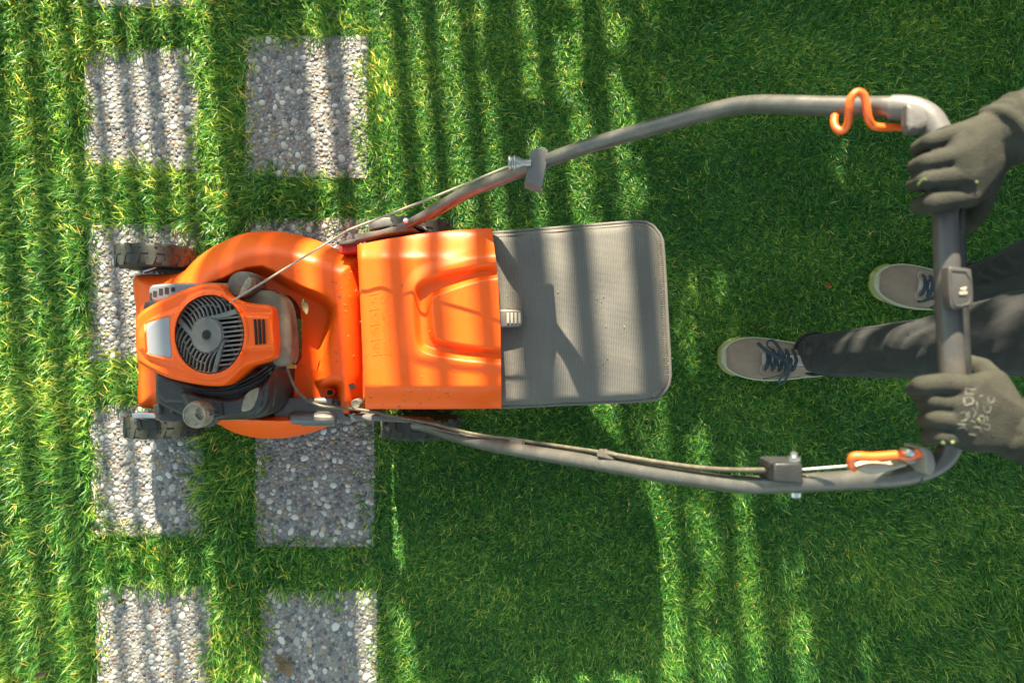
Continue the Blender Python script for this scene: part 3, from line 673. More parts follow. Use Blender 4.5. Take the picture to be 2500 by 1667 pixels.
# sticker: a thin sheet that follows the cowl
sp = chaikin([Vector((*p, 0)) for p in E1((190,692),(235,665),(470,588),(492,596),(492,850),(516,1105),(500,1116),(245,1066),(208,1036))], 1)
sculpt('cowl_sticker', [(p.x, p.y) for p in sp], lambda x, y: cowl_z(x, y)+.0010, .37, sticker, mower, na=80, nr=14, smooth=0, cen=E1((350,860))[0])
for i, x in enumerate((1573, 1627, 1681)):
    plate('cowl_vent', E1((x-12,622),(x+12,622),(x+34-i*4,935+(12-i*6)),(x+8-i*4,940+(12-i*6))), .4245, .40, darkvoid, mower, 0)
for i, x in enumerate((1640, 1700, 1745)): plate('body_vent', E1((x-12,1165-i*15),(x+8,1160-i*15),(x+14,1195-i*15),(x-6,1200-i*15)), .3185, .30, bpy.data.materials['beige_panel'], mower, 0)
# fan grille: hub, three swept arms, parallel slats in three sectors
gp = mat('grille_plastic', (.085, .086, .085), .42, var=.25, scale=40, bump=.3, bscale=400, dust=(.26, .24, .19), dustamt=.6, dscale=22)
GZ = .398
def G(x, y, z=GZ):    # units of the engine close-up, relative to the grille centre, squeezed to the ellipse
    return P(gc[0]+x/5.226*(440/455), gc[1]+y/5.226*(500/455), z)
def gplate(name, pts, zt, zb, m, parent, bevel=.0008):
    top = [G(x, y, zt) for x, y in pts]; bm = bmesh.new(); tv = [bm.verts.new(v) for v in top]; bv = [bm.verts.new((v.x, v.y, zb)) for v in top]
    bm.faces.new(tv); bm.faces.new(bv[::-1]); n = len(tv)
    for i in range(n): bm.faces.new((tv[i], bv[i], bv[(i+1) % n], tv[(i+1) % n]))
    bmesh.ops.recalc_face_normals(bm, faces=bm.faces)
    if bevel: bmesh.ops.bevel(bm, geom=[e for e in bm.edges if e.verts[0] in tv and e.verts[1] in tv], offset=bevel, segments=2, affect='EDGES', clamp_overlap=True)
    return link(name, bm2me(bm), m, parent, sharp=40)
circ = lambda cx, cy, r, n=48: [(cx+r*math.cos(2*math.pi*k/n), cy+r*math.sin(2*math.pi*k/n)) for k in range(n)]
grille = gplate('fan_grille', circ(0, 0, 440), .382, .36, darkvoid, mower, 0)
hc = (-42, 5)
gplate('hub', circ(*hc, 218), GZ+.004, .385, gp, grille, .003)
gplate('hub_hole', circ(*hc, 58, 28), GZ+.0046, GZ+.003, darkvoid, grille, 0)
tube('hub_ring', [G(hc[0]+62*math.cos(a), hc[1]+62*math.sin(a), GZ+.0042) for a in np.linspace(0, 2*math.pi, 33)], .0009, gp, grille, 6)
tube('grille_rim', [G(446*math.cos(a), 446*math.sin(a), GZ-.004) for a in np.linspace(0, 2*math.pi, 65)], .0030, black, grille, 8)
# fan behind the slats
for k in range(9):
    a = 2*math.pi*k/9+.3; gplate('fan_blade', [(math.cos(a+d)*r_, math.sin(a+d)*r_) for d, r_ in ((0, 230), (.12, 330), (.30, 425), (.36, 418), (.2, 325), (.08, 230))], .3855, .38, grey, grille, 0)
for k in range(3):
    ca, sa = math.cos(2*math.pi*k/3), math.sin(2*math.pi*k/3)
    rot = lambda x, y: (hc[0]*0+x*ca-y*sa, x*sa+y*ca)
    arm = [(-70,-205),(60,-225),(200,-262),(340,-300),(400,-215),(365,-240),(230,-205),(120,-185),(0,-190)]
    gplate('arm', [rot(*p) for p in arm], GZ+.0035, .386, gp, grille, .0015)
    for i in range(11):
        y = -172+i*54
        xs = math.sqrt(max(0, 205**2-y*y)) if y < 90 else np.interp(y, [90, 150, 430], [205, 185, 60])
        xs = max(xs-25, 40); xe = math.sqrt(max(0, 446**2-(y-25)**2)) if abs(y-25) < 440 else 0
        if xe-xs < 40: continue
        hw = 11; n_ = 6; up_, lo_ = [], []
        for j in range(n_):
            t = j/(n_-1); xx = xs+(xe-xs)*t; yy = y-xx*.09+ (0 if k == 0 else 34*math.sin(t*3.14))
            up_.append((xx, yy-hw)); lo_.append((xx, yy+hw))
        gplate('slat', [rot(*p) for p in up_+lo_[::-1]], GZ+.001, .388, gp, grille, .0007)
    if k:
        pts = [rot(340*math.cos(a), 340*math.sin(a)) for a in np.linspace(-.40, .95, 14)]
        tube('cross_bar', [G(x, y, GZ-.003) for x, y in pts], .0018, gp, grille, 6)
lathe('rope_eyelet', G(262, -370, GZ+.002), (.3, .2, 1), [(.008, -.004), (.009, .002), (.0075, .005), (.0045, .004), (.004, .0)], black, mower, 24)
# recoil rope up to the handle
tube('starter_rope', [G(262, -370, .405), P(850, 562, .452), P(1065, 479, .515), P(1240, 407, .562)], .0021, ropem, mower, 8)
# oil filler knob
kc = E1((1465,205))[0]
knob = lathe('oil_knob', P(*kc, .338), (-.05, .1, 1), [(.0265, -.03), (.027, 0), (.0275, .020), (.0255, .026), (.022, .028), (.001, .0285)], blackd, mower, 36)
plate('knob_ridge', E1((1500,82),(1538,110),(1530,180),(1480,270),(1400,330),(1365,322),(1400,230),(1460,120)), .384, .36, bpy.data.materials['dusty_cap'], knob, .002)
lathe('knob_collar', P(*E1((1478,225))[0], .315), (0, 0, 1), [(.034, -.02), (.034, .004), (.030, .008)], black, mower, 36)
# height lever housing
plate('lever_housing', L1((235,430),(400,405),(700,400),(1250,430),(1590,430),(1600,690),(1560,740),(1690,760),(1690,840),(1600,870),(1440,890),(1430,935),(700,945),(380,940),(280,880),(215,800)), .205, .12, grey, mower, .007, 1, seg=4)
lever_o = sm(L1((490,880),(495,760),(515,690),(590,665),(900,670),(1320,680),(1390,710),(1430,800),(1425,880),(1380,925),(900,930),(500,915)), 2)
sculpt('height_lever', lever_o, lambda x, y: .206+.026*np.sqrt(1-(1-np.clip(sdf(lever_o, x, y)/14, 0, 1))**2), .17, grey, mower, na=120, nr=20, smooth=0)
lathe('housing_pin', P(*L1((1420,510))[0], .207), (0, 0, 1), [(.008, -.02), (.008, .004), (.005, .007)], black, mower, 20)
lathe('spacer', P(*L1((1100,465))[0], .207), (1, 0, 0), [(.008, -.03), (.0085, .028), (.006, .030)], grey, mower, 16)
lathe('flap_plug', P(*L1((1800,520))[0], .262), (0, 0, 1), [(.0115, -.02), (.0115, .002), (.009, .006), (.002, .004)], blackd, mower, 20)
plate('flap_hinge', L1((1620,700),(1700,700),(1950,700),(1990,740),(1970,800),(1700,790)), .235, .20, grey, mower, .002)
tube('throttle_link', bez([P(x, y, .245) for x, y in Z1((1130,1120),(1195,1060),(1230,1040))], 4), .0016, blackd, mower, 6)
link_b = box('throttle_lever', P(*Z1((1240,1000))[0], .27), (.010, .026, .012), brass, mower, bevel=.001)
box('throttle_lever', P(*Z1((1262,1030))[0], .262), (.014, .008, .008), brass, mower, bevel=.001)
tube('control_cable', bez([P(*Z1((1215,1020))[0], .262), P(*Z1((1238,1090))[0], .25), P(*Z1((1290,1195))[0], .235), P(*Z1((1370,1268))[0], .228), P(*Z1((1460,1308))[0], .225), P(*Z1((1570,1322))[0], .235), P(*Z1((1690,1330))[0], .262), P(*Z1((1800,1345))[0], .27), P(930,1008,.27), P(985,1020,.30), P(1060,1034,.335), P(1150,1058,.392), P(1265,1074,.447), P(1380,1091,.53), P(1480,1106,.607), P(1650,1134,.70), P(1775,1146,.765), P(1900,1146,.828)], 6), .0034, cablem, mower, 10)
tube('control_cable', bez([P(930,1012,.255), P(1020,1033,.30), P(1100,1054,.352), P(1265,1082,.437), P(1480,1112,.597), P(1700,1143,.715), P(1900,1151,.823)], 6), .0026, cablem, mower, 8)

# handle tubes
def hz(px):  # height of the handle along the picture
    return float(np.interp(px, [960, 1000, 1290, 1420, 1600, 1800, 2000, 2180, 2300], [.235, .262, .50, .585, .68, .775, .855, .915, .95]))
up_pts = [(975,556,.245),(1010,541,.268),(1050,521,.30),(1130,475,.37),(1200,446,.43),(1290,411,.50),(1420,362,.585),(1600,310,.68),(1700,282,.728),(1760,267,.757),(1800,259,.775),(1850,255,.797),(1920,256,.826),(2000,259,.855),(2100,261,.888),(2180,262,.915),(2240,272,.93),(2278,298,.938),(2298,340,.944),(2304,400,.95)]
TR = .0127
tube('handle_tube', bez([P(*p) for p in up_pts[:3]], 5), [.009, .0125], steel_p, mower, 16, flat=.8)
tube('handle_tube', bez([P(*p) for p in up_pts[2:]], 5), [.0140]+[TR]*12, steel_p, mower, 24)
lo_pts = [(1010,1036,.255),(1045,1040,.275),(1085,1055,.31),(1150,1075,.372),(1210,1089,.42),(1290,1103,.48),(1480,1134,.60),(1600,1155,.665),(1700,1169,.715),(1780,1180,.755),(1830,1183,.778),(1890,1182,.80),(1990,1177,.84),(2100,1170,.878),(2180,1164,.905),(2250,1150,.925),(2300,1122,.937),(2325,1080,.944),(2331,1020,.948)]
tube('handle_tube', bez([P(*p) for p in lo_pts], 5), [.0115, .0140, .0135]+[TR]*15, steel_p, mower, 24)
cross = mat('dark_grip_tube', (.045, .047, .054), .34, .2, var=.12, scale=20, bump=.1, dust=(.28, .24, .17), dustamt=.45, dscale=9)  # beige dust layer strengthened to stand in for sunlight on the bar
tube('crossbar', bez([P(2304,395,.95), P(2309,560,.952), P(2316,750,.953), P(2324,900,.952), P(2331,1025,.948)], 6), .0138, cross, mower, 24)
bail = tube('brake_bail', bez([P(2325,330,.925), P(2343,460,.935), P(2344,600,.938), P(2350,740,.938), P(2358,900,.938), P(2362,1010,.93)], 6), .0062, black, mower, 12)
# angular clamp knobs
kb = plate('clamp_knob', conv(1220,340,11.2)((830,330),(870,290),(1140,210),(1190,212),(1330,300),(1310,480),(1290,640),(1170,1290),(1150,1335),(1080,1275),(690,1150)), .545, .49, bpy.data.materials['grey_plastic'], mower, .004, 0, seg=4)
lathe('rope_guide', P(1246, 399, .548), (1, .03, -.02), [(.006, -.004), (.0135, -.003), (.014, .0), (.0115, .002), (.0115, .0045), (.0138, .006), (.0138, .0085), (.0115, .010), (.0105, .016), (.0068, .022), (.0060, .036)], mat('dull_metal', (.34, .33, .31), .42, .8, var=.2), mower, 24)
tube('rope_loop', bez([P(1240,408,.562), P(1246,393,.565), P(1252,384,.56), P(1262,394,.56), P(1282,399,.56)], 5), .0012, silver, mower, 6)
cb = plate('cable_clamp', conv(1500,1000,2.351)((918,318),(930,308),(1070,306),(1083,318),(1086,425),(918,412)), .845, .79, black, mower, .003, 0, seg=3)
plate('cable_clamp_tab', conv(1500,1000,2.351)((885,300),(895,292),(1050,292),(1050,330),(885,335)), .83, .80, black, mower, .002)
lathe('clamp_bolt', P(1938,1133,.825), (0, 1, 0), [(.0045, -.01), (.0045, .004), (.009, .005), (.009, .010), (.005, .012), (.005, .016), (.002, .018)], silver, mower, 16)
lathe('clamp_bolt', P(1942,1196,.80), (0, -1, 0), [(.0045, -.01), (.0045, .002), (.008, .003), (.0075, .009), (.003, .012)], silver, mower, 16)
for (x, y, z) in ((1262,1079,.452),(1482,1110,.607)):
    box('cable_clip', P(x, y, z), (.034, .015, .010), blackd, mower, rot=(0, -.55, -.14), bevel=.003)
    p = P(x+2, y+26, z-.012); tube('clip_band', [p+Vector((0, .012+.0142*math.cos(a), .0142*math.sin(a))) + Vector((-.003,0,0)) for a in np.linspace(-.3, 4.0, 20)], .0022, blackd, mower, 6)
# upper rope hook (orange), elbow sleeve and bracket
tube('rope_hook', bez([P(x, y, z) for x, y, z in [(2038,284,.880),(2036,298,.885),(2040,312,.888),(2052,320,.892),(2064,314,.896),(2071,297,.904),(2072,272,.914),(2075,248,.918),(2083,232,.920),(2095,225,.920),(2108,232,.920),(2114,250,.919),(2117,272,.917),(2121,292,.914),(2131,306,.910),(2148,311,.91),(2180,311,.91),(2213,311,.91)]], 4), .0047, orange_gl, mower, 12)
tube('elbow_sleeve', bez([P(2176,263,.913), P(2206,264,.922), P(2240,272,.93), P(2270,292,.937), P(2290,325,.942)], 5), .0150, grey, mower, 20)
brk = conv(2100,180,3.7325)((412,300),(418,280),(450,270),(500,275),(560,292),(620,320),(680,358),(720,392),(752,428),(720,450),(660,490),(600,520),(540,548),(480,545),(412,532))
brk = sm(brk)
brz = lambda x, y: .940+.008*np.sqrt(1-(1-np.clip(sdf(brk, x, y)/26, 0, 1))**2)
sculpt('handle_bracket', brk, brz, .932, grey, mower, na=120, nr=24, smooth=0)
# lever and brackets at the lower corner
tube('brake_lever', bez([P(*B6((735,375))[0], .925), P(*B6((690,330))[0], .932), P(*B6((700,245))[0], .937), P(*B6((760,195))[0], .94), P(*B6((1000,205))[0], .942), P(*B6((1350,180))[0], .944), P(*B6((1480,200))[0], .944), P(*B6((1560,195))[0], .944), P(*B6((1650,150))[0], .946), P(*B6((1700,150))[0], .946)], 5), [.004, .0044, .0048, .0054, .0054, .0054, .0048, .0044, .0056, .0056], orange_gl, mower, 12)
pale = mat('dusty_bracket', (.30, .27, .21), .5, var=.1)
plate('lever_bracket', B6((790,370),(960,300),(1180,305),(1300,330),(1480,285),(1535,330),(1300,400),(1040,465),(930,460),(870,410)), .936, .915, pale, mower, .003, 1)
plate('lever_bracket', B6((1480,270),(1560,230),(1700,225),(1690,260),(1610,300),(1540,312)), .940, .925, pale, mower, .002, 1)
plate('elbow_bracket', B6((1680,90),(1740,60),(1810,75),(1870,140),(1905,250),(1915,360),(1870,460),(1800,470),(1760,400),(1770,250),(1740,150)), .955, .92, mat('elbow_plastic', (.20, .18, .15), .45, var=.1), mower, .005, 1, seg=4)
lathe('lever_rivet', P(*B6((1530,140))[0], .953), (0, 0, 1), [(.0065, -.01), (.0065, 0), (.004, .004), (.001, .005)], silver, mower, 16)
tube('brake_cable', [P(1960,1146,.84), P(2060,1138,.89), P(2100,1133,.928)], .0017, mat('white_cable', (.6, .58, .54), .4), mower, 8)
tube('elbow_seam', [P(2237,1152,.921)+Vector((.0006*math.sin(a*2), .0138*math.cos(a)+.0, .0138*math.sin(a))) for a in np.linspace(0, 2*math.pi, 25)], .0014, black, mower, 6)
# switch box on the crossbar with its raised mark
badge = plate('bail_catch', conv(2100,600,2.529)((545,135),(560,128),(680,140),(692,152),(704,355),(698,372),(595,395),(572,390),(556,360)), .980, .966, cross, mower, .003, 1, seg=3)
bt = conv(2100,600,2.529)
tube('catch_edge', [P(x, y, .9805) for x, y in chaikin([Vector((*p, 0)).xy for p in bt((562,150),(682,160),(694,352),(596,378),(572,350))] and [Vector(p) for p in bt((562,150),(682,160),(694,352),(596,378),(572,350),(562,150))], 1, closed=False)], .0009, cross, badge, 6)
bm = bmesh.new()
for pts in (((610,290),(660,290)), ((620,272),(640,262)), ((640,280),(655,255)), ((612,298),(655,296))): tube_bm(bm, [P(x, y, .9805) for x, y in bt(*pts)], .0013, 6)
link('catch_mark', bm2me(bm), pale, badge)
# ------------------------------------------------------------------ person pushing the mower
person = thing('person', 'person in black jeans, canvas shoes and work gloves pushing the lawn mower', 'person', (.93, .09, 0))
skin = mat('skin', (.55, .34, .25), .5, var=.06)
hairm = mat('hair', (.05, .032, .02), .7, var=.3, scale=90)
glovem = mat('work_glove', (.027, .028, .022), .85, var=.3, scale=45, bump=1.0, bscale=600, dust=(.074, .070, .052), dustamt=.5, dscale=18, spec=.25)
knit = mat('dark_jacket', (.035, .04, .05), .9, var=.2, bump=.4, bscale=300)

# jeans: charcoal denim with a fine twill
def denim():
    m, nt, b = nodes('black_denim'); N = nt.nodes; L = nt.links
    tc = N.new('ShaderNodeTexCoord')
    w = N.new('ShaderNodeTexWave'); w.inputs['Scale'].default_value = 240; w.bands_direction = 'DIAGONAL'; L.new(tc.outputs['Object'], w.inputs[0])
    nz = N.new('ShaderNodeTexNoise'); nz.inputs['Scale'].default_value = 12; nz.inputs['Detail'].default_value = 9; nz.inputs['Roughness'].default_value = .7; L.new(tc.outputs['Object'], nz.inputs[0])
    mp = N.new('ShaderNodeMapping'); mp.inputs['Scale'].default_value = (30, 90, 12); L.new(tc.outputs['Object'], mp.inputs[0])
    n2 = N.new('ShaderNodeTexNoise'); n2.inputs['Scale'].default_value = 3; n2.inputs['Detail'].default_value = 6; L.new(mp.outputs[0], n2.inputs[0])
    ad = N.new('ShaderNodeMath'); ad.operation = 'ADD'; L.new(nz.outputs[0], ad.inputs[0]); L.new(n2.outputs[0], ad.inputs[1])
    cr = N.new('ShaderNodeValToRGB'); mr = N.new('ShaderNodeMapRange'); mr.inputs[1].default_value = .7; mr.inputs[2].default_value = 1.35; L.new(ad.outputs[0], mr.inputs[0]); L.new(mr.outputs[0], cr.inputs[0])
    cr.color_ramp.elements[0].color = (.0035, .0042, .005, 1); cr.color_ramp.elements[1].color = (.0145, .016, .018, 1)
    L.new(cr.outputs[0], b.inputs['Base Color']); b.inputs['Roughness'].default_value = .8; b.inputs['Sheen Weight'].default_value = .05
    bp = N.new('ShaderNodeBump'); bp.inputs['Strength'].default_value = .35; bp.inputs['Distance'].default_value = .0008; L.new(w.outputs['Fac'], bp.inputs['Height'])
    b2 = N.new('ShaderNodeBump'); b2.inputs['Strength'].default_value = .5; b2.inputs['Distance'].default_value = .006; L.new(nz.outputs[0], b2.inputs['Height']); L.new(bp.outputs[0], b2.inputs['Normal'])
    L.new(b2.outputs[0], b.inputs['Normal']); return m
jeans_m = denim()
LH, RH = Vector((.95, .025, .92)), Vector((.97, .185, .92))
legL = [((.742, -.030, .085), .049), ((.745, -.028, .20), .053), ((.755, -.021, .33), .056), ((.775, -.012, .48), .058), ((.80, .008, .62), .066), ((.85, .018, .73), .074), (tuple(LH), .088)]
legR = [((1.132, .138, .085), .052), ((1.115, .150, .22), .054), ((1.08, .165, .36), .058), ((1.035, .185, .50), .062), ((1.01, .190, .66), .072), (tuple(RH), .088)]
def fold(bm, pts, r): 
    pts = bez(pts, 5); n = len(pts)-1
    for a, b_ in zip(range(n), range(1, n+1)):
        ra = 1.45*r*max(.25, math.sin(math.pi*a/n)); rb = 1.45*r*max(.25, math.sin(math.pi*b_/n)); hull_bm(bm, [(pts[a], ra), (pts[b_], rb)], 8)
jeans_ch = [legL, legR, ('hull', [(LH, .088), (RH, .088), (Vector((1.0, .10, .98)), (.12, .15, .07)), (Vector((.98, .105, 1.02)), (.10, .14, .03))])]
tmp, tb0 = organic('jeans_base', jeans_ch, jeans_m, None, .008, 2); bpy.data.objects.remove(tmp)
def project(bvh, px, py, lift=.0005):
    o = Vector((0, 0, CAMZ)); d = (P(px, py, 0)-o).normalized(); h = bvh.ray_cast(o, d)
    return h[0]-d*lift if h[0] else None
def on_surface(bvh, pts, n=10, lift=.0005):
    c = bez([Vector((*p, 0)) for p in pts], n); r = [project(bvh, p.x, p.y, lift) for p in c]; return [p for p in r if p]
def leg_folds(bm):
    for r, pts in ((.018, [(2166,862),(2180,838),(2205,812),(2245,792)]), (.018, [(2178,895),(2194,850),(2218,818),(2262,790)]), (.016, [(2212,900),(2218,862),(2236,836),(2282,802)]), (.010, [(2250,908),(2248,880),(2262,850)]),
                   (.009, [(2200,905),(2150,902),(2110,893)]), (.010, [(2385,892),(2396,850),(2425,800),(2462,770)]), (.009, [(2430,900),(2440,862),(2470,830)]), (.008, [(2400,760),(2430,735),(2480,716)]), (.009, [(2470,905),(2482,870),(2499,840)]),
                   (.014, [(1968,828),(1978,852),(1976,885),(1968,905)]), (.014, [(1990,816),(2004,845),(2002,880),(1990,908)]), (.009, [(2016,812),(2030,835),(2040,850)]), (.009, [(2020,915),(2044,905),(2060,885)]), (.008, [(2070,925),(2092,908),(2120,902)]),
                   (.010, [(2385,648),(2410,668),(2440,676)]), (.010, [(2405,625),(2436,650),(2475,655)]), (.009, [(2440,602),(2465,625),(2498,632)]), (.009, [(2370,690),(2400,694),(2440,690)])):
        q = on_surface(tb0, pts, 3, -r*.35); n = len(q)-1
        for i in range(n):
            ra = r*(.35+.65*math.sin(math.pi*i/n)); rb = r*(.35+.65*math.sin(math.pi*(i+1)/n))
            d0 = (q[i]-Vector((0, 0, CAMZ))).normalized()
            if (q[i+1]-q[i]).length < .06: hull_bm(bm, [(q[i], ra), (q[i+1], rb)], 8)
organic('jeans', jeans_ch, jeans_m, person, .005, 2, extra=leg_folds)
# hems and side seam
def ring_pts(c, r, z, tilt=0): return [Vector((c[0]+r*math.cos(a), c[1]+r*math.sin(a), z+tilt*math.cos(a))) for a in np.linspace(0, 2*math.pi, 37)]
tube('hem', ring_pts((.742, -.030), .0515, .078, .0), .0038, jeans_m, person, 8)
tube('hem', ring_pts((1.132, .138), .0545, .078, .0), .0038, jeans_m, person, 8)
seam_m = mat('denim_seam', (.03, .033, .036), .8)
jv = [o for o in person.children if o.name.startswith('jeans')][0]
jb = BVHTree.FromPolygons([v.co+person.location for v in jv.data.vertices], [tuple(p.vertices) for p in jv.data.polygons])
for pts in (((1962,830),(2010,818),(2060,812),(2142,798),(2235,786)), ((2390,735),(2440,715),(2499,704)), ((2350,702),(2420,690),(2490,668))):
    q = on_surface(jb, pts)
    if len(q) > 3: tube('seam', q, .0011, seam_m, person, 6)

# body: one continuous figure, mostly outside the picture
LW, RW = P(2478,1040,.965), P(2440,335,.97)                 # wrists
LE, RE = Vector((.84, -.20, 1.03)), Vector((.84, .36, 1.03))  # elbows
LS, RS = Vector((.93, -.085, 1.42)), Vector((.93, .295, 1.42))
body_ch = [('hull', [((.985, .105, .98), (.09, .13, .05)), ((.965, .105, 1.15), (.095, .13, .08)), ((.95, .105, 1.33), (.105, .16, .07))]),
    ('hull', [((.95, .105, 1.33), (.10, .15, .07)), (tuple(LS), .055), (tuple(RS), .055), ((.94, .105, 1.45), (.06, .10, .04))]),
    [((.94, .105, 1.45), .06), ((.915, .105, 1.53), .055)],
    ('hull', [((.90, .105, 1.63), (.095, .075, .085)), ((.875, .105, 1.56), (.065, .055, .05))]),
    [((.80, .105, 1.615), .012), ((.783, .105, 1.592), .015)],
    [(tuple(LS), .05), (tuple(LE), .04)], [(tuple(LE), .038), (tuple(LW), .026)],
    [(tuple(RS), .05), (tuple(RE), .04)], [(tuple(RE), .038), (tuple(RW), .026)],
    [(tuple(LH), .07), ((.775, -.012, .48), .045)], [((.775, -.012, .48), .045), ((.742, -.030, .09), .032)],
    [(tuple(RH), .07), ((1.035, .185, .50), .045)], [((1.035, .185, .50), .045), ((1.132, .138, .09), .032)]]
organic('body', body_ch, skin, person, .007, 4)
for s in (-1, 1):
    box('eye', (.806, .105+s*.032, 1.635), (.008, .022, .010), mat('eye_white', (.7, .7, .7), .3), person, bevel=.003)
    tube('ear', bez([Vector((.905, .105+s*.078, 1.655)), Vector((.92, .105+s*.088, 1.64)), Vector((.912, .105+s*.082, 1.61)), Vector((.90, .105+s*.076, 1.605))], 4), .006, skin, person, 8)
tube('mouth', [(.812, .083, 1.562), (.805, .105, 1.560), (.812, .127, 1.562)], [.003, .005, .003], mat('lips', (.45, .2, .17), .5), person, 8)
organic('hair', [('hull', [((.915, .105, 1.665), (.098, .084, .075)), ((.95, .105, 1.60), (.06, .072, .06))])], hairm, person, .006, 2)
organic('jacket', [('hull', [((.985, .105, .97), (.115, .155, .04)), ((.965, .105, 1.15), (.115, .15, .08)), ((.95, .105, 1.33), (.125, .175, .07))]),
    ('hull', [((.95, .105, 1.33), (.12, .17, .07)), (tuple(LS), .068), (tuple(RS), .068), ((.94, .105, 1.45), (.075, .11, .03))]),
    [((.945, .105, 1.45), .070), ((.93, .105, 1.49), .066)],
    [(tuple(LS), .066), (tuple(LE), .054)], [(tuple(LE), .054), (tuple(LE.lerp(LW, .62)), .041)],
    [(tuple(RS), .066), (tuple(RE), .054)], [(tuple(RE), .054), (tuple(RE.lerp(RW, .62)), .041)]], knit, person, .008, 4)

# gloves
def glove(side, palm, fingers, thumb, wrist, arm_end, label, wr, extra_pads=()):
    ch = [('hull', palm)]+fingers+[thumb]+list(extra_pads)
    d = (Vector(arm_end)-Vector(wrist)); n = 9; cuff = []
    for i in range(n+1):
        p = Vector(wrist)+d*(i/n); cuff.append((tuple(p), wr*(1+.02*i)+(.0012 if i % 2 else -.0006)))
    ch.append(cuff)
    def wr_rings(bm):
        t = d.normalized(); a = t.orthogonal().normalized(); b_ = t.cross(a)
        for i, (f, rr) in enumerate(((.06, .0075), (.22, .0065), (.38, .0075))):
            c = Vector(wrist)+d*f+t*.003; R0 = wr*1.05
            ps = [c+(a*math.cos(k)+b_*math.sin(k))*R0+t*.005*math.sin(k*2+i) for k in np.linspace(0, 6.283, 25)]
            tube_bm(bm, ps, rr, 8)
    return organic('glove', ch, glovem, person, .0021, 2, extra=wr_rings)
# right hand (upper in the picture): fingers over the bar, thumb underneath
def fing(pts, rs): return [(tuple(P(*p)), r) for p, r in zip(pts, rs)]
gR, bR = glove('R', [(P(2345,330,.982), .014), (P(2340,382,.990), .0150), (P(2348,432,.988), .0150), (P(2362,480,.976), .014), (P(2425,312,.972), .020), (P(2432,372,.965), .021), (P(2400,440,.958), .018)],
    [fing([(2350,322,.982),(2272,346,.985),(2243,362,.962),(2262,372,.932)], [.0118,.0102,.0095,.0088]),
     fing([(2345,378,.990),(2262,396,.990),(2236,408,.962),(2262,412,.930)], [.0120,.0104,.0096,.0088]),
     fing([(2350,430,.990),(2262,440,.990),(2234,450,.962),(2262,452,.928)], [.0122,.0106,.0098,.0090]),
     fing([(2362,478,.980),(2275,494,.986),(2246,503,.960),(2270,500,.928)], [.0135,.0122,.0112,.0100])],
    fing([(2410,420,.958),(2402,470,.945),(2388,515,.930),(2366,548,.915)], [.018,.0150,.0125,.0110]),
    RW, P(2560,268,.985), '', .0305)
# left hand (lower in the picture)
gL, bL = glove('L', [(P(2375,945,.985), .0150), (P(2348,985,.992), .0150), (P(2345,1030,.990), .0148), (P(2358,1072,.982), .0138), (P(2462,1010,.972), .020), (P(2466,1068,.966), .019), (P(2430,930,.962), .014)],
    [fing([(2380,945,.985),(2300,936,.994),(2250,940,.990),(2232,950,.968),(2240,955,.948)], [.0140,.0118,.0108,.0095,.0088]),
     fing([(2350,985,.990),(2278,978,.990),(2254,984,.962),(2280,986,.928)], [.0120,.0100,.0094,.0088]),
     fing([(2345,1028,.990),(2282,1020,.990),(2258,1026,.962),(2284,1026,.928)], [.0120,.0098,.0093,.0088]),
     fing([(2356,1070,.984),(2292,1063,.984),(2268,1068,.958),(2290,1070,.928)], [.0122,.0105,.0098,.0090])],
    fing([(2432,975,.958),(2420,925,.945),(2398,898,.925),(2360,885,.912)], [.018,.0145,.0125,.0110]),
    LW, P(2600,1092,.985), '', .0305)
# worn white print on the back of the left glove: illegible scuffed letters in two slanting rows
printm = mat('worn_print', (.085, .083, .073), .8, var=.5, scale=300)
bm = bmesh.new(); g5 = conv(2100, 600, 2.529)
letters = [((650,880),(655,920)), ((650,880),(690,890),(715,885)), ((652,920),(700,915)), ((640,940),(650,990)), ((640,940),(690,940),(695,970),(650,985)), ((610,1040),(650,1030),(660,1070),(620,1085)), ((600,1100),(650,1105)), ((605,1130),(640,1120),(660,1140)), ((670,1020),(675,1060)),
    ((790,930),(800,970),(830,955),(825,935)), ((760,990),(775,1030),(800,1025),(810,985)), ((730,1060),(760,1050),(765,1090),(735,1100)), ((700,1120),(740,1125),(745,1155)), ((780,1050),(790,1085)), ((770,1100),(800,1110),(790,1140),(765,1130)), ((670,1160),(715,1170)), ((720,960),(725,1010)), ((735,930),(760,925)), ((690,1000),(715,1030),(700,1060)), ((680,1080),(710,1090))]
for l in letters:
    q = on_surface(bL, g5(*l), 4, .0002)
    if len(q) > 2: tube_bm(bm, q, [.0006, .0013, .0008], 6, .35)
link('glove_print', bm2me(bm), printm, gL)
# grass bits stuck to the gloves
bm = bmesh.new()
for b_, pts in ((bR, [(2248,443),(2256,438),(2262,440)]), (bR, [(2240,452),(2246,447)]), (bR, [(2384,446),(2386,442)]), (bL, [(2388,1022),(2392,1030)]), (bL, [(2300,1078),(2306,1082)]), (bL, [(2322,1080),(2330,1079)])):
    q = on_surface(b_, pts, 4, .0008)
    if len(q) > 2: tube_bm(bm, q, .0018, 6, .5)
link('grass_bits', bm2me(bm), mat('cut_grass', (.12, .16, .05), .7), gR)

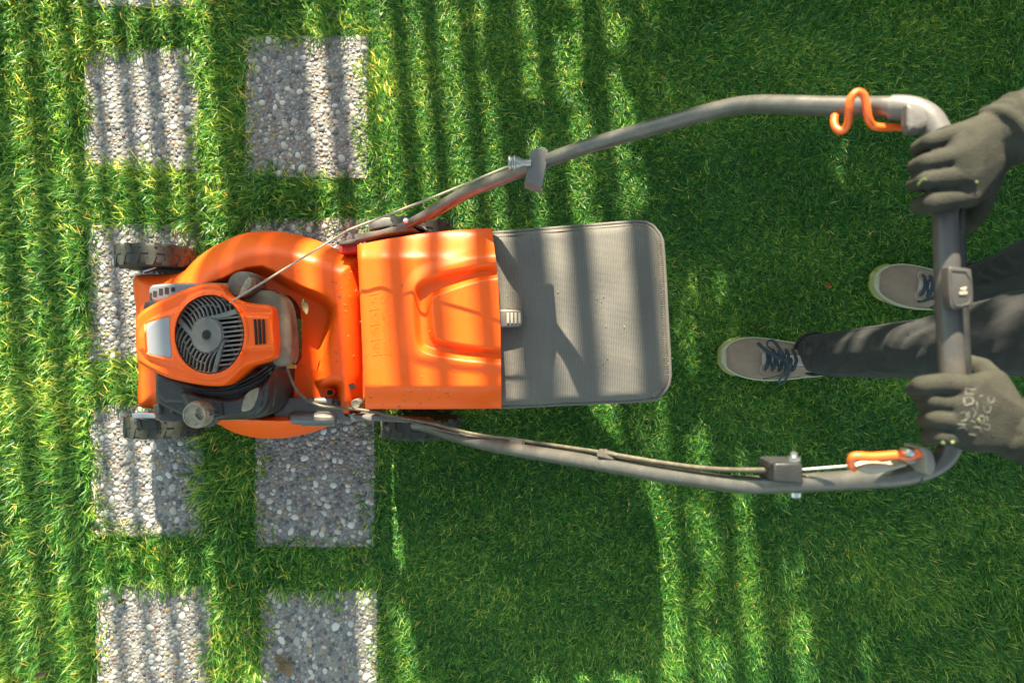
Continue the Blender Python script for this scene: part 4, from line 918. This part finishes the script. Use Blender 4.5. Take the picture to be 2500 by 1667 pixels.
# canvas shoes
canvas = mat('taupe_canvas', (.235, .175, .13), .9, var=.12, scale=30, bump=.6, bscale=1100, dust=(.10, .085, .075), dustamt=.45, dscale=16, spec=.2)
fox = mat('grass_stained_sole', (.36, .34, .26), .6, var=.15, scale=30, dust=(.20, .24, .05), dustamt=.55, dscale=14)
foxg = mat('green_toe_bumper', (.19, .215, .05), .55, var=.3, scale=30)
lacem = mat('navy_lace', (.018, .030, .042), .85, var=.2, scale=200, bump=.4, bscale=900)
tongue_m = mat('tongue', (.30, .26, .22), .9)
def shoe(toe, ang, lab, bow):
    """toe point on the ground, heading angle; local u runs from toe to heel"""
    ux, uy = math.cos(ang), math.sin(ang); T = Vector(toe)
    def W3(u, v, z): return T+Vector((ux*u-uy*v, uy*u+ux*v, z))
    US = [0, .012, .03, .055, .085, .12, .16, .20, .24, .27, .286]
    hw = [.014, .030, .0405, .0485, .0515, .0505, .0460, .0410, .0385, .034, .018]   # half widths
    ce = [.004, .004, .004, .003, .001, -.001, -.002, -.002, -.001, 0, 0]
    def outline(u): return np.interp(u, US, hw), np.interp(u, US, ce)
    uu = list(np.concatenate([.143*(1-np.cos(np.linspace(0, math.pi, 30)))]))
    up_side = [(u, outline(u)[1]+outline(u)[0]) for u in uu]; dn = [(u, outline(u)[1]-outline(u)[0]) for u in uu[::-1]]
    ol = up_side+dn
    bm = bmesh.new()
    prof = [(.96, .0), (1.03, .004), (1.05, .012), (1.04, .020), (1.055, .023), (1.04, .027), (1.00, .031), (.93, .031)]
    rings = []
    for f, z in prof:
        rings.append([bm.verts.new(W3(.143+(u-.143)*(1+(f-1)*.55), c_*f, z+.004*max(0, (.05-u)/.05)*(z > 0))) for u, c_ in ol])
    n = len(ol)
    for i in range(len(rings)-1):
        for k in range(n): bm.faces.new((rings[i][k], rings[i][(k+1) % n], rings[i+1][(k+1) % n], rings[i+1][k]))
    bm.faces.new(rings[0]); bm.faces.new(rings[-1][::-1])
    bmesh.ops.remove_doubles(bm, verts=bm.verts, dist=.0002)
    root = link('shoe', bm2me(bm), fox, person, sharp=45); root['label'] = lab
    # upper: sections along the foot
    hz_ = [(.004, .030), (.014, .048), (.03, .058), (.055, .064), (.085, .070), (.12, .082), (.16, .098), (.20, .108), (.24, .102), (.27, .090), (.282, .072)]
    bm = bmesh.new(); secs = []; m_ = 22
    for i, u in enumerate(np.linspace(.004, .282, 34)):
        w_, c_ = outline(u); w_ *= .97; h = np.interp(u, [a for a, b in hz_], [b for a, b in hz_])
        row = []
        for k in range(m_):
            a = math.pi*k/(m_-1); e = .72
            cy = math.copysign(abs(math.cos(a))**e, math.cos(a)); sz_ = math.sin(a)**.85
            pinch = 1-.30*S((u-.10)/.10)*sz_
            row.append(bm.verts.new(W3(u, c_+w_*cy*pinch, .026+(h-.026)*sz_)))
        secs.append(row)
    for i in range(len(secs)-1):
        for k in range(m_-1): bm.faces.new((secs[i][k], secs[i+1][k], secs[i+1][k+1], secs[i][k+1]))
    bm.faces.new(secs[0]); bm.faces.new(secs[-1][::-1])
    upm = bm2me(bm); bv = BVHTree.FromPolygons([v.co.copy() for v in upm.vertices], [tuple(p.vertices) for p in upm.polygons])
    link('upper', upm, canvas, root, sharp=70)
    def top(u, v, lift=.001):
        q = W3(u, v, .3); h = bv.ray_cast(q, Vector((0, 0, -1))); return (h[0] if h[0] else W3(u, v, .05))+Vector((0, 0, lift))
    def ontop(pts, lift=.001, n_=5): 
        return [top(p.x, p.y, lift) for p in bez([Vector((*p, 0)) for p in pts], n_)]
    # foxing lines, toe seam, eyestays
    edge = [W3(.143+(u-.143)*.985, c_*.97, .0325+.004*max(0, (.05-u)/.05)) for u, c_ in (up_side+dn[:-1]) if u < .20]
    k0 = [W3(.143+(u-.143)*1.0, c_*1.0, .031+.004*max(0, (.05-u)/.05)) for u, c_ in up_side if u < .2][::-1]+[W3(u, c_*1.0, .031) for u, c_ in dn[::-1] if u < .2]
    tube('foxing_strip', k0, .0030, fox, root, 8)
    k1 = [p+Vector((ux, uy, 0))*.006+Vector((0, 0, .004)) for p in k0[4:-4]]
    tb = [W3(u-.0015*0, c_*1.05, .013) for u, c_ in up_side if u < .05][::-1]+[W3(u, c_*1.05, .013) for u, c_ in dn[::-1] if u < .05]
    tb = [p-Vector((ux, uy, 0))*.001 for p in tb]
    tube('toe_bumper', tb, [.004, .0075, .0086, .0088, .0088, .0086, .0075, .004], foxg, root, 10)
    tube('toe_seam', ontop([(.100, .047), (.087, .040), (.080, .026), (.078, 0), (.080, -.026), (.088, -.040), (.100, -.047)], .0004), .0012, canvas, root, 6)
    for s in (-1, 1):
        st_ = [(.084, s*.014), (.081, s*.022), (.084, s*.031), (.095, s*.035), (.13, s*.034), (.18, s*.033), (.18, s*.017), (.13, s*.017), (.095, s*.0155), (.084, s*.014)]
        bm = bmesh.new(); a_ = [top(*p, .0018) for p in st_[:-1]]
        f = [bm.verts.new(p) for p in a_]; bm.faces.new(f)
        bmesh.ops.subdivide_edges(bm, edges=bm.edges[:], cuts=1)
        bmesh.ops.triangulate(bm, faces=bm.faces)
        for v in bm.verts:
            h = bv.ray_cast(Vector((v.co.x, v.co.y, .3)), Vector((0, 0, -1)))
            if h[0]: v.co.z = h[0].z+.0016
        link('eyestay', bm2me(bm), canvas, root, smooth=True)
        tube('eyestay_edge', ontop(st_, .0016, 4), .0010, tongue_m, root, 6)
    bm = bmesh.new()
    tg = [top(u, v, .0008) for u, v in ((.103, -.012), (.103, .012), (.20, .016), (.20, -.016))]
    tube('tongue', ontop([(.084, 0), (.13, 0), (.20, 0)], .001), .013, tongue_m, root, 12, flat=.22, up=Vector((0, 0, 1)))
    eye = [.092, .107, .122, .137, .152]
    for i, u in enumerate(eye):
        for s in (-1, 1):
            lathe('eyelet', top(u, s*.025, .0012), (0, 0, 1), [(.0034, 0), (.0034, .0012), (.002, .0014), (.0019, .0002)], black, root, 12)
        tube('lace', [top(u, -.026, .0010), top(u+.001, -.020, .0042), top(u+.003, 0, .0072), top(u+.002, .020, .0042), top(u, .026, .001)], .0042, lacem, root, 8, flat=.35, up=Vector((0, 0, 1)))
        if i < 4: 
            for s in (-1, 1):
                tube('lace', [top(u+.003, -s*.022, .0022), top(u+.009, 0, .0048), top(eye[i+1], s*.022, .0026)], .0034, lacem, root, 8, flat=.35, up=Vector((0, 0, 1)))
    if bow:
        kn = [(2370-600, 0)]
        q = lambda *p: [P(x, y, z) for (x, y), z in p]
        s7 = lambda x, y, z: P(*S7((x, y))[0], z)
        tube('lace_bow', bez([s7(1620,700,.118), s7(1500,500,.125), s7(1380,330,.120), s7(1290,275,.112), s7(1210,320,.106), s7(1210,400,.104), s7(1290,480,.108), s7(1450,600,.118), s7(1620,715,.120)], 6), .0040, lacem, root, 8, flat=.35, up=Vector((0, 0, 1)))
        tube('lace_bow', bez([s7(1620,720,.118), s7(1400,640,.120), s7(1200,510,.112), s7(1060,400,.100), s7(1000,335,.090)], 6), .0046, lacem, root, 8, flat=.35, up=Vector((0, 0, 1)))
        tube('lace_bow', bez([s7(1630,720,.118), s7(1690,850,.115), s7(1670,960,.10), s7(1590,1040,.085), s7(1500,1110,.07), s7(1470,1190,.06), s7(1500,1240,.052), s7(1580,1200,.055), s7(1640,1090,.07), s7(1690,980,.09), s7(1680,850,.11), s7(1640,740,.118)], 6), .0038, lacem, root, 8, flat=.35, up=Vector((0, 0, 1)))
        tube('lace_bow', bez([s7(1640,740,.118), s7(1640,900,.108), s7(1560,1020,.092), s7(1400,1070,.080), s7(1280,1100,.072), s7(1120,1130,.062)], 6), .0030, lacem, root, 8, flat=.35, up=Vector((0, 0, 1)))
        lathe('lace_knot', s7(1630,715,.121), (0, 0, 1), [(.003, -.004), (.006, -.001), (.006, .003), (.003, .006)], lacem, root, 12)
    else:
        tube('lace_bow', bez([top(.155, 0, .012), top(.145, -.03, .012), top(.135, -.046, .0), top(.152, -.05, .0), top(.162, -.035, .008), top(.156, 0, .012)], 5), .0036, lacem, root, 8, flat=.35, up=Vector((0, 0, 1)))
        tube('lace_bow', bez([top(.155, 0, .012), top(.13, -.02, .008), top(.105, -.036, .004), top(.092, -.040, .003)], 5), .0036, lacem, root, 8, flat=.35, up=Vector((0, 0, 1)))
    box('brown_patch', top(.196, -.012, .004), (.020, .022, .003), mat('tan_leather', (.32, .13, .05), .5), root, rot=(0, 0, ang), bevel=.001)
    tube('sock', [W3(.225, 0, .07), W3(.228, 0, .15)], .036, black, root, 20)
    return root
t1 = P(1762, 872, .02); shoe((t1.x, t1.y-.002, 0), R(-1.5), 'front canvas shoe with its navy laces tied in a loose bow', True)
t2 = P(2133, 690, .02); shoe((t2.x, t2.y, 0), R(-7), 'rear canvas shoe, partly behind the crossbar', False)

# ------------------------------------------------------------------ fallen leaves and scraps
dry = mat('dry_leaf', (.30, .22, .12), .8, var=.35, scale=60, bump=.6, bscale=200)
dry2 = mat('rusty_leaf', (.42, .16, .05), .7, var=.3, scale=60)
drab = mat('drab_leaf', (.19, .16, .08), .85, var=.4, scale=80, bump=.6, bscale=200)
def leaf(px, py, z, L_, W_, ang, m, lab, seed, curl=.4, n=7, lobes=0):
    r = np.random.default_rng(seed); c = P(px, py, z); bm = bmesh.new(); rows = []
    for i in range(n+1):
        t = i/n; w_ = W_*math.sin(math.pi*min(.98, max(.03, t)))**.7*(1+lobes*math.sin(t*16))
        row = []
        for j in range(5):
            s = (j-2)/2; x_ = (t-.5)*L_; y_ = s*w_/2
            zz = curl*abs(s)**1.5*w_*.8+curl*.25*L_*(2*t-1)**2+r.normal(0, .03*W_)+.002
            row.append(bm.verts.new((x_*math.cos(ang)-y_*math.sin(ang)+c.x, x_*math.sin(ang)+y_*math.cos(ang)+c.y, c.z+zz)))
        rows.append(row)
    for i in range(n):
        for j in range(4): bm.faces.new((rows[i][j], rows[i][j+1], rows[i+1][j+1], rows[i+1][j]))
    bmesh.ops.solidify(bm, geom=bm.faces[:], thickness=.0006)
    o = link('fallen_leaf', bm2me(bm), m, smooth=True, sharp=60, origin=tuple(c)); return tag(o, lab, 'leaf')
leaf(698, 1618, .008, .062, .034, 2.2, dry, 'large crumpled brown leaf lying on the bottom right paving slab', 1, .5, 12, .45)
leaf(300, 1465, .010, .022, .012, .6, drab, 'small drab leaf near the top edge of the bottom left paving slab', 2, .8)
leaf(2020, 697, .036, .020, .011, -.6, dry2, 'small rust-coloured leaf in the lawn to the left of the rear shoe', 3, .6)
leaf(102, 1643, .045, .034, .014, .35, dry, 'tan leaf on the grass in the bottom left corner', 4, .5)
leaf(608, 1542, .036, .026, .007, -1.0, dry, 'narrow straw-coloured leaf on the grass strip between the two lowest slabs', 5, .4)
leaf(548, 1508, .036, .016, .006, -.4, dry, 'tiny straw-coloured leaf in the grass above the narrow leaf between the lowest slabs', 6, .4)
leaf(893, 1365, .036, .016, .006, .7, dry, 'tiny pale leaf in the shaded grass right of the lowest slabs', 7, .4)
leaf(1132, 1130, .036, .011, .009, .2, dry, 'round cream scrap in the shaded grass below the lower handle tube', 8, .3)
leaf(805, 40, .045, .030, .004, .75, dry, 'thin brown twig-like leaf in the grass above the large slab', 9, .3)
leaf(747, 748, .255, .034, .014, 1.8, drab, 'dry leaf lying in the deck recess behind the engine', 10, .5)
leaf(888, 745, .358, .011, .007, 1.1, drab, 'speck of dried grass on the hinge edge of the orange flap', 11, .6)
# clippings: loose stuff on the mower
bm = bmesh.new(); r = np.random.default_rng(5)
def clip(px, py, zf, l, n=1, sp=0):
    for _ in range(n):
        x_, y_ = px+r.normal(0, sp), py+r.normal(0, sp); z_ = float(zf(np.array([x_]), np.array([y_]))[0])+.0015; a = r.uniform(0, 6.28); ll_ = l*r.uniform(.5, 1.3)
        c = P(x_, y_, z_); d = Vector((math.cos(a), math.sin(a), r.uniform(-.1, .25)))*ll_/2; k = Vector((-math.sin(a), math.cos(a), 0))*.0012
        bm.faces.new([bm.verts.new(v) for v in (c-d-k*.4, c-k, c+d, c+k)])
for (px, py, sp, n) in ((850, 690, 22, 26), (845, 740, 14, 12), (700, 700, 20, 6), (845, 860, 25, 12), (760, 900, 30, 10)): clip(px, py, deck_z, .007, max(2, n//2), sp)
for (px, py, sp, n) in ((1000, 975, 26, 26), (970, 985, 22, 18), (1095, 965, 16, 8), (900, 960, 12, 8), (1000, 800, 90, 22), (890, 870, 5, 5)): clip(px, py, flap_z, .006, max(2, n//2), sp)
for (px, py, sp, n) in ((1600, 700, 16, 12), (1240, 660, 6, 8), (1250, 746, 12, 14), (1450, 780, 90, 16), (1625, 880, 8, 12)): clip(px, py, bag_z, .006, n, sp)
me = bmesh_ = bm; tag(link('grass_clippings', bm2me(bm), mat('clippings', (.14, .14, .05), .8, var=.4, scale=80), mower, smooth=False), kind='stuff')
bm = bmesh.new()
for _ in range(420):
    x_, y_ = Z1((r.normal(1290, 16), r.uniform(700, 940)))[0]; c = P(x_, y_, .205+r.uniform(0, .018)); a = r.uniform(0, 6.28); d = Vector((math.cos(a), math.sin(a), r.uniform(-.5, .5)))*.006; k = Vector((-math.sin(a), math.cos(a), 0))*.001
    bm.faces.new([bm.verts.new(v) for v in (c-d-k, c-k, c+d, c+k)])
tag(link('grass_clump', bm2me(bm), mat('old_clippings', (.10, .13, .04), .9, var=.5, scale=80), mower, smooth=False), kind='stuff')
